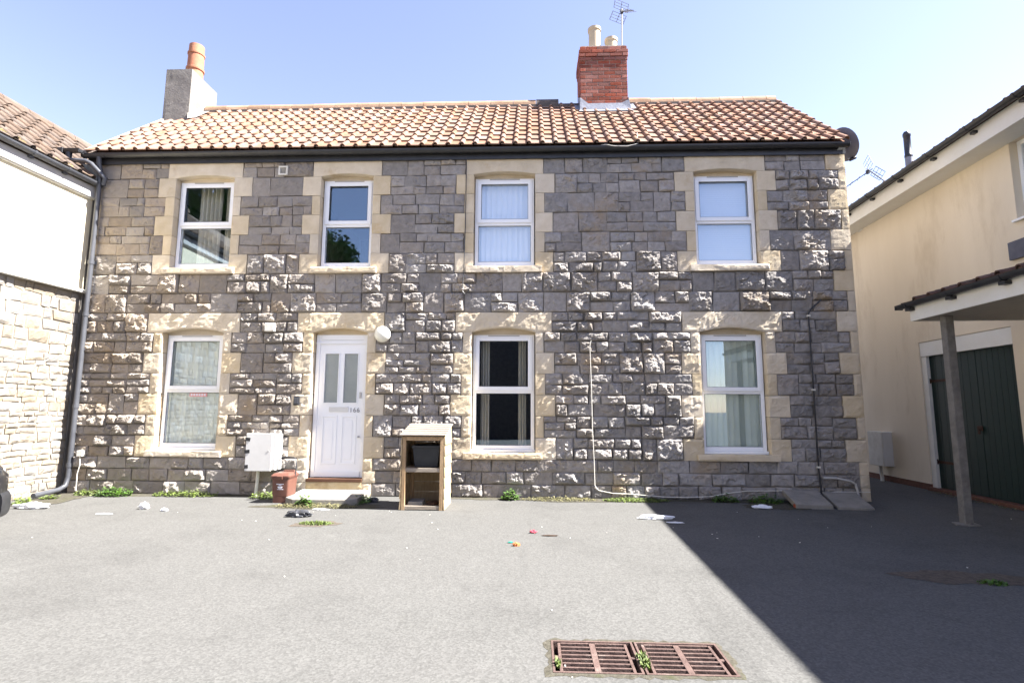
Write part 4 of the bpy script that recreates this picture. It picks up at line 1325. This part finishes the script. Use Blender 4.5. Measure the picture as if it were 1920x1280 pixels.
# wall under the far end of building: meter box
t = thing("meter_box", "pale meter box with a bent pipe on the shaded cream wall in the alley", "meter box", (6.5, 2.35, .25))
MB().box(6.36, 6.535, 2.12, 2.54, .28, .90).build("case", "white_plastic", t, bevel=.012)
MB().box(6.345, 6.359, 2.125, 2.535, .285, .90).build("door", "dirty_white", t, bevel=.006)
MB().tube([(6.46, 2.40, .29), (6.46, 2.40, .15), (6.45, 2.36, .06), (6.43, 2.33, -.01)], .03, 10).build("pipe", "dirty_white", t, True)
t = thing("flue_pipe", "black flue pipe with a silver collar rising from the dark tiled roof", "flue", (7.07, 1.82, 5.6))
MB().cyl((7.07, 1.82, 5.55), (7.07, 1.82, 6.02), .062, 16).build("collar", "lead", t, True)
MB().lathe([(.058, 6.0), (.066, 6.02), (.066, 6.06), (.058, 6.07), (.058, 6.42), (.066, 6.43), (.066, 6.48), (.045, 6.52), (.04, 6.45), (0, 6.45)], (7.07, 1.82, 0), 18).build("pipe", "black_plastic", t, True)

# canopy
cn = thing("canopy", "open lean-to canopy with white fascia and dark mossy tiles on a concrete post", "canopy", (4.79, -1.3, 0), RAD(-2.2))
CY0, CY1 = -3.4, .16
MB().box(-.02, .005, CY0, CY1, 2.405, 2.60).build("fascia", "white_board", cn)
MB().box(.006, 1.66, CY1 - .025, CY1, 2.405, 2.60).build("end_board", "white_board", cn)
MB().box(.006, 1.66, CY0, CY1 - .026, 2.41, 2.425).build("soffit", "soffit_board", cn)
CP = RAD(16.5)
crf = MB().raw([(-.01, CY0, 2.605), (-.01, CY1 + .03, 2.605), (1.66, CY1 + .03, 2.605 + 1.67 * math.tan(CP)), (1.66, CY0, 2.605 + 1.67 * math.tan(CP))], [(0, 1, 2, 3)])
crf.raw([(.006, CY1 - .01, 2.602), (1.66, CY1 - .01, 2.602), (1.66, CY1 - .01, 2.60 + 1.65 * math.tan(CP))], [(0, 1, 2)])
croof = crf.build("roof", "dark_tile", cn)
lay_tiles(croof, "dark_tile", 14, 6, .25, .28, Vector((-.075, CY1 + .06, 2.615)), CP, -math.pi / 2, None, 100, 43, L=.36)
gt = MB()
gp = [(-.075 - .05 * math.cos(math.pi * i / 8), 2.625 - .055 * math.sin(math.pi * i / 8)) for i in range(9)]
gp2 = [(-.075 - .044 * math.cos(math.pi * i / 8), 2.625 - .049 * math.sin(math.pi * i / 8)) for i in range(8, -1, -1)]
gt.prism(gp + gp2, CY0, CY1 + .12, 'y').box(-.125, -.025, CY1 + .12, CY1 + .126, 2.57, 2.626)
cg = gt.build("gutter", "black_plastic", cn)
for yy in (.08, -.62, -1.35, -2.1):
    MB().prism([(-.13, 2.628)] + [(-.075 - .054 * math.cos(math.pi * q / 8), 2.622 - .059 * math.sin(math.pi * q / 8)) for q in range(9)] + [(-.0205, 2.628)], yy, yy + .03, 'y').box(-.09, -.0205, yy - .02, yy + .06, 2.53, 2.565).build("gutter_bracket", "black_plastic", cg)
for yy in (-.20, -3.1):
    v = [(.11, yy - .048), (.205, yy - .048), (.205, yy + .048), (.11, yy + .048)]
    MB().prism(v, 0, 2.409, 'z').build("post", "post_concrete", cn, bevel=.008)
MB().prism([(.0, -.27), (.12, -.31), (.26, -.28), (.27, -.13), (.05, -.12)], 0.001, .014, 'z').build("footing", "post_concrete", cn)

# ------------------------------------------------------------------ doorstep and slabs
def slab(name, label, pts, thick, m, cat, seed):
    n = len(pts)
    rng = random.Random(seed)
    v = [tuple(p) for p in pts] + [(p[0], p[1], max(p[2] - thick, -.02)) for p in pts]
    f = [tuple(range(n)), tuple(range(2 * n - 1, n - 1, -1))] + [(i, (i + 1) % n, n + (i + 1) % n, n + i) for i in range(n)]
    o = MB().raw(v, f).build(name, m, None, bevel=.008)
    tag(o, label, cat)
    return o
slab("doorstep", "low pale concrete doorstep slab in front of the white door", [(-3.42, -.02, .098), (-3.36, -.68, .085), (-3.22, -.80, .08), (-2.48, -.80, .08), (-2.36, -.72, .085), (-2.40, -.02, .098)], .12, "concrete", "step", 1)
slab("concrete_slab", "tilted concrete cover slab with a broken brick corner at the foot of the wall", [(3.46, -.62, .06), (3.93, -.64, .05), (4.00, -.10, .17), (3.52, -.10, .17)], .07, "concrete", "slab", 2)
slab("concrete_slab", "tilted concrete cover slab at the corner of the house under the elbow pipe", [(3.98, -.66, .035), (4.43, -.68, .03), (4.52, -.12, .15), (4.06, -.12, .15)], .05, "concrete", "slab", 3)
ob = MB().box(3.46, 3.60, -.60, -.53, .0, .052).build("broken_brick", "brick", None, bevel=.008)
tag(ob, "broken orange brick under the edge of a tilted concrete slab", "brick")

# ------------------------------------------------------------------ timber box store with crate
bs = thing("bin_store", "small open fronted timber recycling store with slatted sloping roof", "bin store", (-1.42, -.75, 0))
BX0, BX1, BYF, BYB = -1.69, -1.155, -1.05, -.50
for (x0, x1) in ((BX0, BX0 + .045), (BX1 - .045, BX1)):
    MB().box(x0, x1, BYF, BYF + .045, 0, .925).build("post", "cut_timber", bs, bevel=.003)
    MB().box(x0, x1, BYB - .045, BYB, 0, 1.04).build("post", "cut_timber", bs, bevel=.003)
for (z0, z1, m_) in ((.875, .925, "cut_timber"), (.475, .525, "grey_timber"), (.01, .055, "grey_timber")):
    MB().box(BX0 + .046, BX1 - .046, BYF + .004, BYF + .04, z0, z1).build("rail", m_, bs, bevel=.003)
for i in range(7):
    z0 = .02 + i * .135
    for sx, x0 in ((0, BX0 - .016), (1, BX1 + .001)):
        zt = min(z0 + .130, 1.02)
        sg = 1 if sx else -1
        xi = x0 if sx else x0 + .015
        zb_, zf = (zt if i < 6 else zt + .07), (zt if i < 6 else .925)
        vv = []
        for (yy_, zz, lap_) in ((BYF, z0 - .012, .016), (BYB, z0 - .012, .016), (BYB, zb_, .004), (BYF, zf, .004)):
            vv += [(xi + sg * lap_ * .5, yy_, max(zz, .004)), (xi + sg * (lap_ + .009), yy_, max(zz, .004))]
        MB().raw(vv, [(0, 2, 4, 6), (1, 7, 5, 3), (0, 1, 3, 2), (2, 3, 5, 4), (4, 5, 7, 6), (6, 7, 1, 0)]).build("side_slat", "new_timber", bs)
    MB().box(BX0 + .0, BX1 - .0, BYB + .001, BYB + .015, z0, min(z0 + .131, 1.03)).build("back_slat", "new_timber", bs, bevel=.003)
for i in range(6):
    y0 = BYF - .035 + i * .104
    zc = .940 + (y0 - BYF + .05) * .215
    MB().obox((-1.425, y0 + .052, zc + .008), (.60, .112, .016), (math.atan(.215) - .10, 0, 0)).build("roof_slat", "grey_timber", bs, bevel=.003)
for i in range(4):
    y0 = BYF + .05 + i * .125
    MB().box(BX0 + .001, BX1 - .001, y0, y0 + .115, .508, .523).build("shelf_slat", "cut_timber", bs)
for i in range(4):
    y0 = BYF + .05 + i * .125
    MB().box(BX0 + .001, BX1 - .001, y0, y0 + .10, .02, .035).build("floor_slat", "cut_timber", bs)
cr = thing("storage_crate", "dark plastic box on the upper shelf of the timber store", "box", (-1.42, -.78, .526))
def taper_box(mb, cx, cy, z0, z1, w0, d0, w1, d1, t_):
    def ring(w_, d_, z_):
        return [(cx - w_ / 2, cy - d_ / 2, z_), (cx + w_ / 2, cy - d_ / 2, z_), (cx + w_ / 2, cy + d_ / 2, z_), (cx - w_ / 2, cy + d_ / 2, z_)]
    v = ring(w0, d0, z0) + ring(w1, d1, z1) + ring(w1 - t_, d1 - t_, z1) + ring(w0 - t_, d0 - t_, z0 + t_)
    f = [(3, 2, 1, 0)]
    for a_ in (0, 4, 8):
        f += [(a_ + i, a_ + (i + 1) % 4, a_ + 4 + (i + 1) % 4, a_ + 4 + i) for i in range(4)]
    f.append((12, 13, 14, 15))
    return mb.raw(v, f)
taper_box(MB(), -1.40, -.77, .527, .80, .30, .32, .36, .38, .012).build("body", "dark_crate", cr, bevel=.006)
MB().box(-1.59, -1.21, -.97, -.955, .775, .805).box(-1.59, -1.21, -.585, -.57, .775, .805).box(-1.59, -1.575, -.954, -.586, .775, .805).box(-1.225, -1.21, -.954, -.586, .775, .805).build("rim", "dark_crate", cr, bevel=.004)
ob = MB().obox((-1.53, -.84, .068), (.19, .28, .055), (0, 0, .06)).build("paving_block", "concrete", None, bevel=.006)
tag(ob, "grey paving block lying in the lower bay of the timber store", "block")
ob = MB().obox((-1.30, -.80, .055), (.12, .20, .035), (0, 0, -.4)).build("wood_offcut", "brown_timber", None, bevel=.004)
tag(ob, "dark timber offcut lying in the lower bay of the timber store", "wood")

# ------------------------------------------------------------------ food waste caddy
cd = thing("food_caddy", "brown plastic food waste caddy with raised black handle by the doorstep", "bin", (-3.46, -.54, 0))
def rrect(cx, cy, w_, d_, z_, r_=.03, n=4):
    out = []
    for (sx, sy, a0) in ((1, 1, 0), (-1, 1, 90), (-1, -1, 180), (1, -1, 270)):
        for k in range(n + 1):
            t_ = RAD(a0 + 90 * k / n)
            out.append((cx + sx * (w_ / 2 - r_) + r_ * math.cos(t_), cy + sy * (d_ / 2 - r_) + r_ * math.sin(t_), z_))
    return out
def loft(mb, rings, cap0=True, cap1=True):
    n = len(rings[0])
    v = [p for r in rings for p in r]
    f = []
    for k in range(len(rings) - 1):
        f += [(k * n + i, k * n + (i + 1) % n, (k + 1) * n + (i + 1) % n, (k + 1) * n + i) for i in range(n)]
    if cap0: f.append(tuple(range(n - 1, -1, -1)))
    if cap1: f.append(tuple(range((len(rings) - 1) * n, len(rings) * n)))
    return mb.raw(v, f)
cx_, cy_ = -3.455, -.52
body = MB()
loft(body, [rrect(cx_, cy_, .245, .27, 0.001), rrect(cx_, cy_, .25, .275, .09), rrect(cx_, cy_, .262, .287, .095), rrect(cx_, cy_, .285, .315, .335), rrect(cx_, cy_, .30, .33, .338), rrect(cx_, cy_, .30, .33, .352)])
body.build("body", "brown_plastic", cd, True)
lid = MB()
loft(lid, [rrect(cx_, cy_, .315, .345, .353), rrect(cx_, cy_, .318, .348, .375), rrect(cx_, cy_ + .01, .27, .29, .405), rrect(cx_, cy_ + .02, .18, .19, .412)])
lido = lid.build("lid", "brown_plastic", cd, True)
MB().box(cx_ - .09, cx_ + .09, cy_ + .12, cy_ + .16, .376, .43).build("hinge", "brown_plastic", lido, bevel=.006)
MB().obox((cx_, cy_ - .176, .352), (.09, .022, .05), (.2, 0, 0)).build("latch", "brown_plastic", cd, bevel=.008)
hw_ = .158
MB().tube([(cx_ - hw_, cy_ + .02, .36), (cx_ - hw_, cy_ + .05, .50), (cx_ - hw_ + .015, cy_ + .062, .575), (cx_ - hw_ + .055, cy_ + .07, .612), (cx_, cy_ + .072, .62), (cx_ + hw_ - .055, cy_ + .07, .612), (cx_ + hw_ - .015, cy_ + .062, .575), (cx_ + hw_, cy_ + .05, .50), (cx_ + hw_, cy_ + .02, .36)], .0085, 8).build("handle", "black_plastic", cd, True)
pz = cy_ - .1555
prn = MB()
for (zc, w_, h_, dx_) in ((.262, .12, .010, 0), (.245, .045, .009, 0), (.222, .075, .016, 0), (.209, .055, .012, .002), (.19, .10, .006, .004)):
    yy = cy_ - .144 - (zc - .095) * .0585 - .0015
    prn.box(cx_ - w_ / 2 + dx_, cx_ + w_ / 2 + dx_, yy - .0012, yy + .004, zc - h_ / 2, zc + h_ / 2)
prn.build("print", "print_white", cd)
cd.scale = (.85, .9, .97)

# ------------------------------------------------------------------ drain grates
def grate(label, x0, x1, y0, y1):
    t = thing("drain_grate", label, "drain", ((x0 + x1) / 2, (y0 + y1) / 2, 0), 0.0, "rusty drain grates side by side")
    fr = MB().box(x0, x0 + .012, y0, y1, -.06, .006).box(x1 - .012, x1, y0, y1, -.06, .006).box(x0 + .012, x1 - .012, y0, y0 + .012, -.06, .006).box(x0 + .012, x1 - .012, y1 - .012, y1, -.06, .006)
    fr.build("frame", "rust_iron", t)
    a0, a1, b0, b1 = x0 + .035, x1 - .035, y0 + .02, y1 - .02
    rim = MB().box(a0, a0 + .016, b0, b1, -.045, .002).box(a1 - .016, a1, b0, b1, -.045, .002)
    rim.box((a0 + a1) / 2 - .016, (a0 + a1) / 2 + .016, b0, b1, -.045, .002)
    rim.box(x0 + .0125, a0, (b0 + b1) / 2 - .012, (b0 + b1) / 2 + .012, -.045, .001).box(a1, x1 - .0125, (b0 + b1) / 2 - .012, (b0 + b1) / 2 + .012, -.045, .001)
    rim.build("rim", "rust_iron", t, bevel=.002)
    n = 8
    for i in range(n):
        yc = b0 + (b1 - b0) * i / (n - 1)
        for (p0, p1) in ((a0 + .0165, (a0 + a1) / 2 - .0165), ((a0 + a1) / 2 + .0165, a1 - .0165)):
            MB().box(p0, p1, yc - .0062, yc + .0062, -.045, .0015).build("bar", "rust_iron", t, bevel=.002)
grate("rusty iron drain grate with grass sprigs along both sides", GX0 + .002, .545, GY0 + .002, GY1 - .002)
grate("rusty iron drain grate bordered by bare asphalt and one grass tuft", .555, GX1 - .002, GY0 + .002, GY1 - .002)

# ------------------------------------------------------------------ weeds, grass, litter
def weed(name, label, cx, cy, rx, ry, h, n, leaf, m, seed, blade=False, cat="weed", group=None, z0=0.0):
    rng = random.Random(seed)
    v, f = [], []
    for i in range(n):
        r_, t_ = math.sqrt(rng.random()), rng.uniform(0, 6.283)
        bx, by = cx + rx * r_ * math.cos(t_), cy + ry * r_ * math.sin(t_)
        hh = h * (1 - .6 * r_ * r_) * rng.uniform(.5, 1.1)
        az = rng.uniform(0, 6.283)
        ax = Vector((math.cos(az), math.sin(az), 0))
        sd2 = Vector((-ax.y, ax.x, 0))
        b = len(v)
        if blade:
            w_ = leaf * .10
            p = Vector((bx, by, z0))
            for (k, ln, ww) in ((0, 0, 1), (1, .25, .9), (2, .5, .05)):
                q = p + ax * ln * hh * .9 + Vector((0, 0, hh * (k / 2) * (1 - .15 * k)))
                v += [tuple(q - sd2 * w_ * ww), tuple(q + sd2 * w_ * ww)]
            f += [(b, b + 1, b + 3, b + 2), (b + 2, b + 3, b + 5, b + 4)]
        else:
            L_ = leaf * rng.uniform(.6, 1.25)
            w_ = L_ * .33
            tilt = rng.uniform(-.25, .75)
            p = Vector((bx, by, z0 + hh * rng.random()))
            d1 = (ax * math.cos(tilt) + Vector((0, 0, math.sin(tilt)))).normalized()
            d2 = (ax * math.cos(tilt - .5) + Vector((0, 0, math.sin(tilt - .5)))).normalized()
            q1 = p + d1 * L_ * .5
            q2 = q1 + d2 * L_ * .5
            pts = [p, q1 - sd2 * w_, q1 + sd2 * w_, q2]
            pts = [Vector((q.x, q.y, max(q.z, z0 + .003))) for q in pts]
            v += [tuple(q) for q in pts]
            f += [(b, b + 2, b + 1), (b + 1, b + 2, b + 3)]
    me = bpy.data.meshes.new(name)
    me.from_pydata(v, [], f)
    o = link(name, me, m, None)
    return tag(o, label, cat, group)
weed("leafy_weed", "bright green leafy weed clump at the wall foot near the downpipe", -6.15, -.20, .26, .15, .15, 520, .045, "leaf_green", 1)
weed("leafy_weed", "low yellowish weed spreading from the wall foot toward the downpipe shoe", -6.55, -.18, .20, .10, .10, 220, .045, "grass_green", 2)
weed("leafy_weed", "straggling green weeds under the ground floor window beside the downpipe", -5.10, -.17, .50, .10, .10, 620, .04, "grass_green", 3)
weed("leafy_weed", "yellow green weed behind the brown caddy at the meter box conduit", -3.85, -.25, .22, .15, .10, 300, .045, "grass_green", 4)
weed("leafy_weed", "upright green weed growing at the front edge of the doorstep", -3.02, -.86, .10, .06, .17, 190, .06, "leaf_green", 5)
weed("dry_weed", "dry speckled weeds along the front of the doorstep", -2.85, -.90, .56, .13, .06, 1100, .028, "leaf_dry", 6)
weed("leafy_weed", "dark green weed at the corner of the doorstep by the timber store", -2.36, -.52, .16, .22, .10, 260, .045, "leaf_green", 7)
weed("leafy_weed", "upright green weed at the wall foot beneath the dark window", -.33, -.16, .12, .09, .18, 230, .055, "leaf_green", 8)
weed("dry_weed", "dry low weeds at the wall foot beside the white cable", .35, -.16, .55, .11, .05, 900, .03, "leaf_dry", 9)
weed("leafy_weed", "low green ground cover where the white cable reaches the wall foot", 1.45, -.18, .48, .12, .06, 1100, .032, "grass_green", 10)
weed("leafy_weed", "small green weed under the ground floor window with the green blind", 2.70, -.16, .18, .09, .13, 240, .05, "leaf_green", 11)
weed("leafy_weed", "dark weeds in the shade beside the tilted concrete slabs", 3.25, -.20, .24, .14, .13, 300, .05, "leaf_green", 12)
weed("grass_tuft", "grass tuft in a worn hole in the asphalt before the doorstep", -2.43, -1.92, .20, .09, .06, 420, .05, "grass_green", 13, True, "grass")
weed("grass_tuft", "bright grass growing between the two drain grates", .565, -5.06, .03, .09, .06, 150, .05, "grass_green", 14, True, "grass")
weed("grass_tuft", "small grass sprig at the outer edge of a drain grate", .125, -5.10, .012, .045, .05, 60, .05, "grass_green", 15, True, "grass")
weed("grass_tuft", "small green tuft in the shaded worn asphalt patch", 3.45, -3.66, .11, .06, .05, 150, .05, "leaf_green", 16, True, "grass")
weed("leafy_weed", "pale green weed at the foot of the rubble wall near the car", -6.86, -.92, .09, .12, .09, 110, .06, "grass_green", 17)
weed("leafy_weed", "pale green weed at the foot of the rubble wall by the downpipe shoe", -6.80, -.55, .10, .08, .06, 90, .06, "grass_green", 18)
weed("dry_weed", "weeds in the gravelly threshold of the green garage doors", 6.30, .2, .06, .9, .06, 160, .04, "leaf_dry", 19)

def crumple(name, label, c, sx, sy, sz, m, seed, cat="litter", group=None, n=16):
    rng = np.random.default_rng(seed)
    v, f = [], []
    off = rng.uniform(0, 50, 3)
    for i in range(n + 1):
        ph = math.pi * i / n
        for j in range(2 * n):
            th = math.pi * j / n
            p = Vector((math.sin(ph) * math.cos(th), math.sin(ph) * math.sin(th), math.cos(ph)))
            k = 1 + .45 * noise.noise(p * 1.7 + Vector(off)) + .30 * noise.noise(p * 4.3 + Vector(off)) + .16 * noise.noise(p * 9 + Vector(off))
            z = max(0.0, (p.z * k + .55)) / 1.55
            v.append((c[0] + p.x * k * sx, c[1] + p.y * k * sy, .002 + z * sz))
    for i in range(n):
        for j in range(2 * n):
            j2 = (j + 1) % (2 * n)
            f.append((i * 2 * n + j, i * 2 * n + j2, (i + 1) * 2 * n + j2, (i + 1) * 2 * n + j))
    o = MB().raw(v, f).build(name, m, None)
    return tag(o, label, cat, group)
crumple("plastic_bag", "flattened white plastic bag lying near the foot of the rubble wall", (-6.40, -1.22), .22, .07, .07, "litter_white", 1)
crumple("crumpled_cup", "crushed white paper cup lying on the asphalt before the downpipe window", (-4.97, -1.16), .06, .04, .075, "litter_white", 2)
crumple("paper_scrap", "flat pale paper scrap on the asphalt toward the parked car", (-5.20, -1.52), .09, .03, .008, "litter_white", 3)
crumple("paper_scrap", "small white paper ball on the asphalt beside the crushed cup", (-4.62, -1.28), .04, .03, .03, "litter_white", 4)
crumple("plastic_bag", "crumpled black plastic bag in front of the doorstep", (-2.80, -1.52), .15, .075, .07, "litter_black", 5)
crumple("paper_scrap", "flat white tray lying before the doorstep weeds", (-2.72, -1.08), .10, .03, .012, "litter_white", 6)
crumple("plastic_bag", "torn white plastic bag crossing the edge of the shadow", (1.46, -1.40), .19, .05, .045, "litter_white", 7)
crumple("plastic_scrap", "white plastic strip lying just inside the shadow edge", (1.62, -1.62), .09, .022, .012, "litter_white", 8)
crumple("wrapper", "small red sweet wrapper on the sunlit asphalt", (0.0, -2.21), .035, .022, .03, "litter_red", 9)
crumple("wrapper", "small orange wrapper on the sunlit asphalt", (-.16, -2.75), .035, .022, .03, "litter_orange", 10)
crumple("wrapper", "tiny teal bottle cap scrap on the sunlit asphalt", (-.22, -2.64), .022, .012, .012, "litter_teal", 11)
crumple("twig", "short dark brown twig on the sunlit asphalt", (.17, -2.34), .075, .012, .012, "litter_brown", 12)
crumple("plastic_scrap", "white plastic scraps at the foot of the wall beside the slabs", (3.02, -.62), .12, .06, .04, "litter_white", 13)
crumple("plastic_bag", "black plastic scrap in the shade of the timber store", (-2.22, -.48), .07, .05, .06, "litter_black", 14)
rl = random.Random(5)
fl_ = MB()
for i in range(55):
    x_, y_ = rl.uniform(-5, 6), rl.uniform(-6.5, -.9)
    s_ = rl.uniform(.003, .009)
    fl_.obox((x_, y_, .0035), (s_ * 2, s_, .004), (0, 0, rl.uniform(0, 3)))
go = stuff(fl_.build("pale_grit", "dirty_white"))
tag(go, "pale grit and paper specks scattered over the asphalt", "grit")

# ------------------------------------------------------------------ parked car along the rubble wall
car = thing("parked_car", "dark hatchback car parked along the pale rubble wall", "car", (-5.98, -4.9, 0))
def car_ring(y, zb, zt, hw_, r_):
    out = []
    x_c = -5.98
    for (sx, sz, a0) in ((1, 1, 0), (-1, 1, 90), (-1, -1, 180), (1, -1, 270)):
        for k in range(5):
            t_ = RAD(a0 + 90 * k / 4)
            cxr = x_c + sx * (hw_ - r_)
            czr = (zt - r_) if sz > 0 else (zb + r_)
            out.append((cxr + r_ * math.cos(t_), y, czr + r_ * math.sin(t_)))
    return out
b = MB()
loft(b, [car_ring(-7.00, .30, .70, .62, .12), car_ring(-6.95, .24, .90, .74, .14), car_ring(-6.75, .20, .98, .82, .16), car_ring(-5.5, .20, .96, .85, .16),
         car_ring(-4.2, .20, .93, .85, .16), car_ring(-3.5, .20, .86, .83, .16), car_ring(-3.15, .20, .78, .78, .15), car_ring(-2.98, .20, .70, .70, .14), car_ring(-2.90, .24, .62, .58, .12)])
b.build("body", "car_paint", car, True)
gh = MB()
loft(gh, [car_ring(-6.72, .90, 1.15, .66, .10), car_ring(-6.45, .90, 1.40, .62, .14), car_ring(-5.6, .90, 1.46, .63, .16), car_ring(-4.85, .90, 1.40, .62, .15), car_ring(-4.05, .86, .96, .70, .04)])
gh.build("cabin_glass", "car_glass", car, True)
rf_ = MB()
loft(rf_, [car_ring(-6.45, 1.385, 1.425, .55, .018), car_ring(-5.6, 1.44, 1.48, .56, .018), car_ring(-4.9, 1.385, 1.425, .55, .018)])
rf_.build("roof_panel", "car_paint", car, True)
for sx in (-1, 1):
    for yy in (-3.75, -6.2):
        xo = -5.98 + sx * .76
        wh = MB().lathe([(.0, -.09), (.20, -.09), (.295, -.08), (.31, -.05), (.31, .05), (.295, .08), (.20, .09), (0, .09)], (xo, yy, .312), 28, Matrix.Rotation(math.pi / 2, 3, 'Y')).build("wheel", "tyre_rubber", car, True)
        MB().lathe([(0, .0), (.05, .012), (.17, .0), (.195, .012), (.2, 0)], (xo + sx * .092, yy, .312), 24, Matrix.Rotation(sx * math.pi / 2, 3, 'Y')).build("rim", "steel", wh, True)
    hl = MB()
    hl.obox((-5.98 + sx * .56, -3.035, .63), (.26, .14, .13), (-.25, 0, -sx * .42))
    hl.build("headlight", "lamp_lens", car, bevel=.03)
    mr_ = MB().obox((-5.98 + sx * .93, -4.35, 1.0), (.17, .09, .12), (0, 0, 0))
    mr_.box(-5.98 + sx * .84 - .03, -5.98 + sx * .84 + .06, -4.37, -4.33, .95, .98).build("mirror", "car_paint", car, bevel=.02)
MB().box(-6.33, -5.63, -2.935, -2.86, .30, .44).build("grille", "black_plastic", car, bevel=.02)
bp = MB()
loft(bp, [car_ring(-3.12, .19, .47, .80, .10), car_ring(-2.95, .19, .47, .72, .10), car_ring(-2.86, .22, .45, .58, .09)])
bp.build("bumper", "black_plastic", car, True)
car.location.y += .28

# ------------------------------------------------------------------ behind the camera: what the window panes mirror
nh = thing("brick_house", "plain brick terrace with slate roof across the yard", "house", (-0.75, -15.00, 0))
hol = [(-3.9 + i * 5.0, -2.8 + i * 5.0, z0, z0 + 1.3) for i in range(2) for z0 in (1.0, 3.6)]
wall_boxes(MB(), -5.0, 3.5, 0, 5.6, hol, -15.30, -15.00, 'x').build("wall", "far_brick", nh)
MB().box(-5.0, -4.7, -22.00, -15.31, 0, 5.6).box(3.2, 3.5, -22.00, -15.31, 0, 5.6).box(-5.0, 3.5, -22.30, -22.01, 0, 5.6).build("side_wall", "far_brick", nh)
MB().prism([(-22.50, 5.5), (-18.60, 8.2), (-14.70, 5.5), (-14.70, 5.62), (-18.60, 8.34), (-22.50, 5.62)], -5.3, 3.8, 'x').build("roof", "far_slate", nh)
for (x0, x1, z0, z1) in hol:
    w = MB().box(x0, x0 + .07, -15.12, -15.05, z0, z1).box(x1 - .07, x1, -15.12, -15.05, z0, z1).box(x0 + .07, x1 - .07, -15.12, -15.05, z0, z0 + .07).box(x0 + .07, x1 - .07, -15.12, -15.05, z1 - .07, z1).build("window", "upvc_white", nh)
    MB().box(x0 + .07, x1 - .07, -15.10, -15.09, z0 + .07, z1 - .07).build("pane", "car_glass", w)

def tree(label, cx, cy, h, rx, ry, zc, rz_, n, seed):
    t = thing("broadleaf_tree", label, "tree", (cx, cy, 0))
    rng = random.Random(seed)
    tr = MB()
    pts = [(cx, cy, 0), (cx + .1, cy, 1.2), (cx - .1, cy + .1, 2.6), (cx + .1, cy, 4.4), (cx, cy, zc + .8)]
    for i in range(len(pts) - 1):
        tr.cyl(pts[i], pts[i + 1], .32 - .06 * i, 10, .32 - .06 * (i + 1))
    lobes = []
    for i in range(34):
        while True:
            p = Vector((rng.uniform(-1, 1), rng.uniform(-1, 1), rng.uniform(-1, 1)))
            if .25 < p.length < 1:
                break
        q = Vector((cx + p.x * rx, cy + p.y * ry, zc + p.z * rz_))
        lobes.append((q, rng.uniform(.7, 1.5)))
        b0 = Vector(pts[2]) + Vector((0, 0, rng.uniform(-.3, 2.0)))
        tr.cyl(b0, q, .09, 6, .025)
    tr.build("trunk", "bark", t)
    vv = np.empty((n * 4, 3)); k = 0
    for i in range(n):
        q, r_ = rng.choice(lobes)
        dv = Vector((rng.gauss(0, 1), rng.gauss(0, 1), rng.gauss(0, .8)))
        p = q + dv.normalized() * r_ * (rng.random() ** .45)
        a_ = Vector((rng.gauss(0, 1), rng.gauss(0, 1), rng.gauss(0, 1))).normalized()
        b_ = a_.orthogonal().normalized()
        s_ = rng.uniform(.07, .15)
        for (u, w_) in ((-1, 0), (0, -.6), (1, 0), (0, .6)):
            vv[k] = p + a_ * s_ * u + b_ * s_ * w_
            k += 1
    ff = np.arange(n * 4).reshape(-1, 4)
    vv -= np.array(org(t))
    link("crown", np_mesh("crown", vv, ff), "tree_leaf", t)
tree("broad green tree standing behind the parked car", -13.1, -16.5, 13, 4.3, 3.6, 8.9, 4.4, 26000, 2)
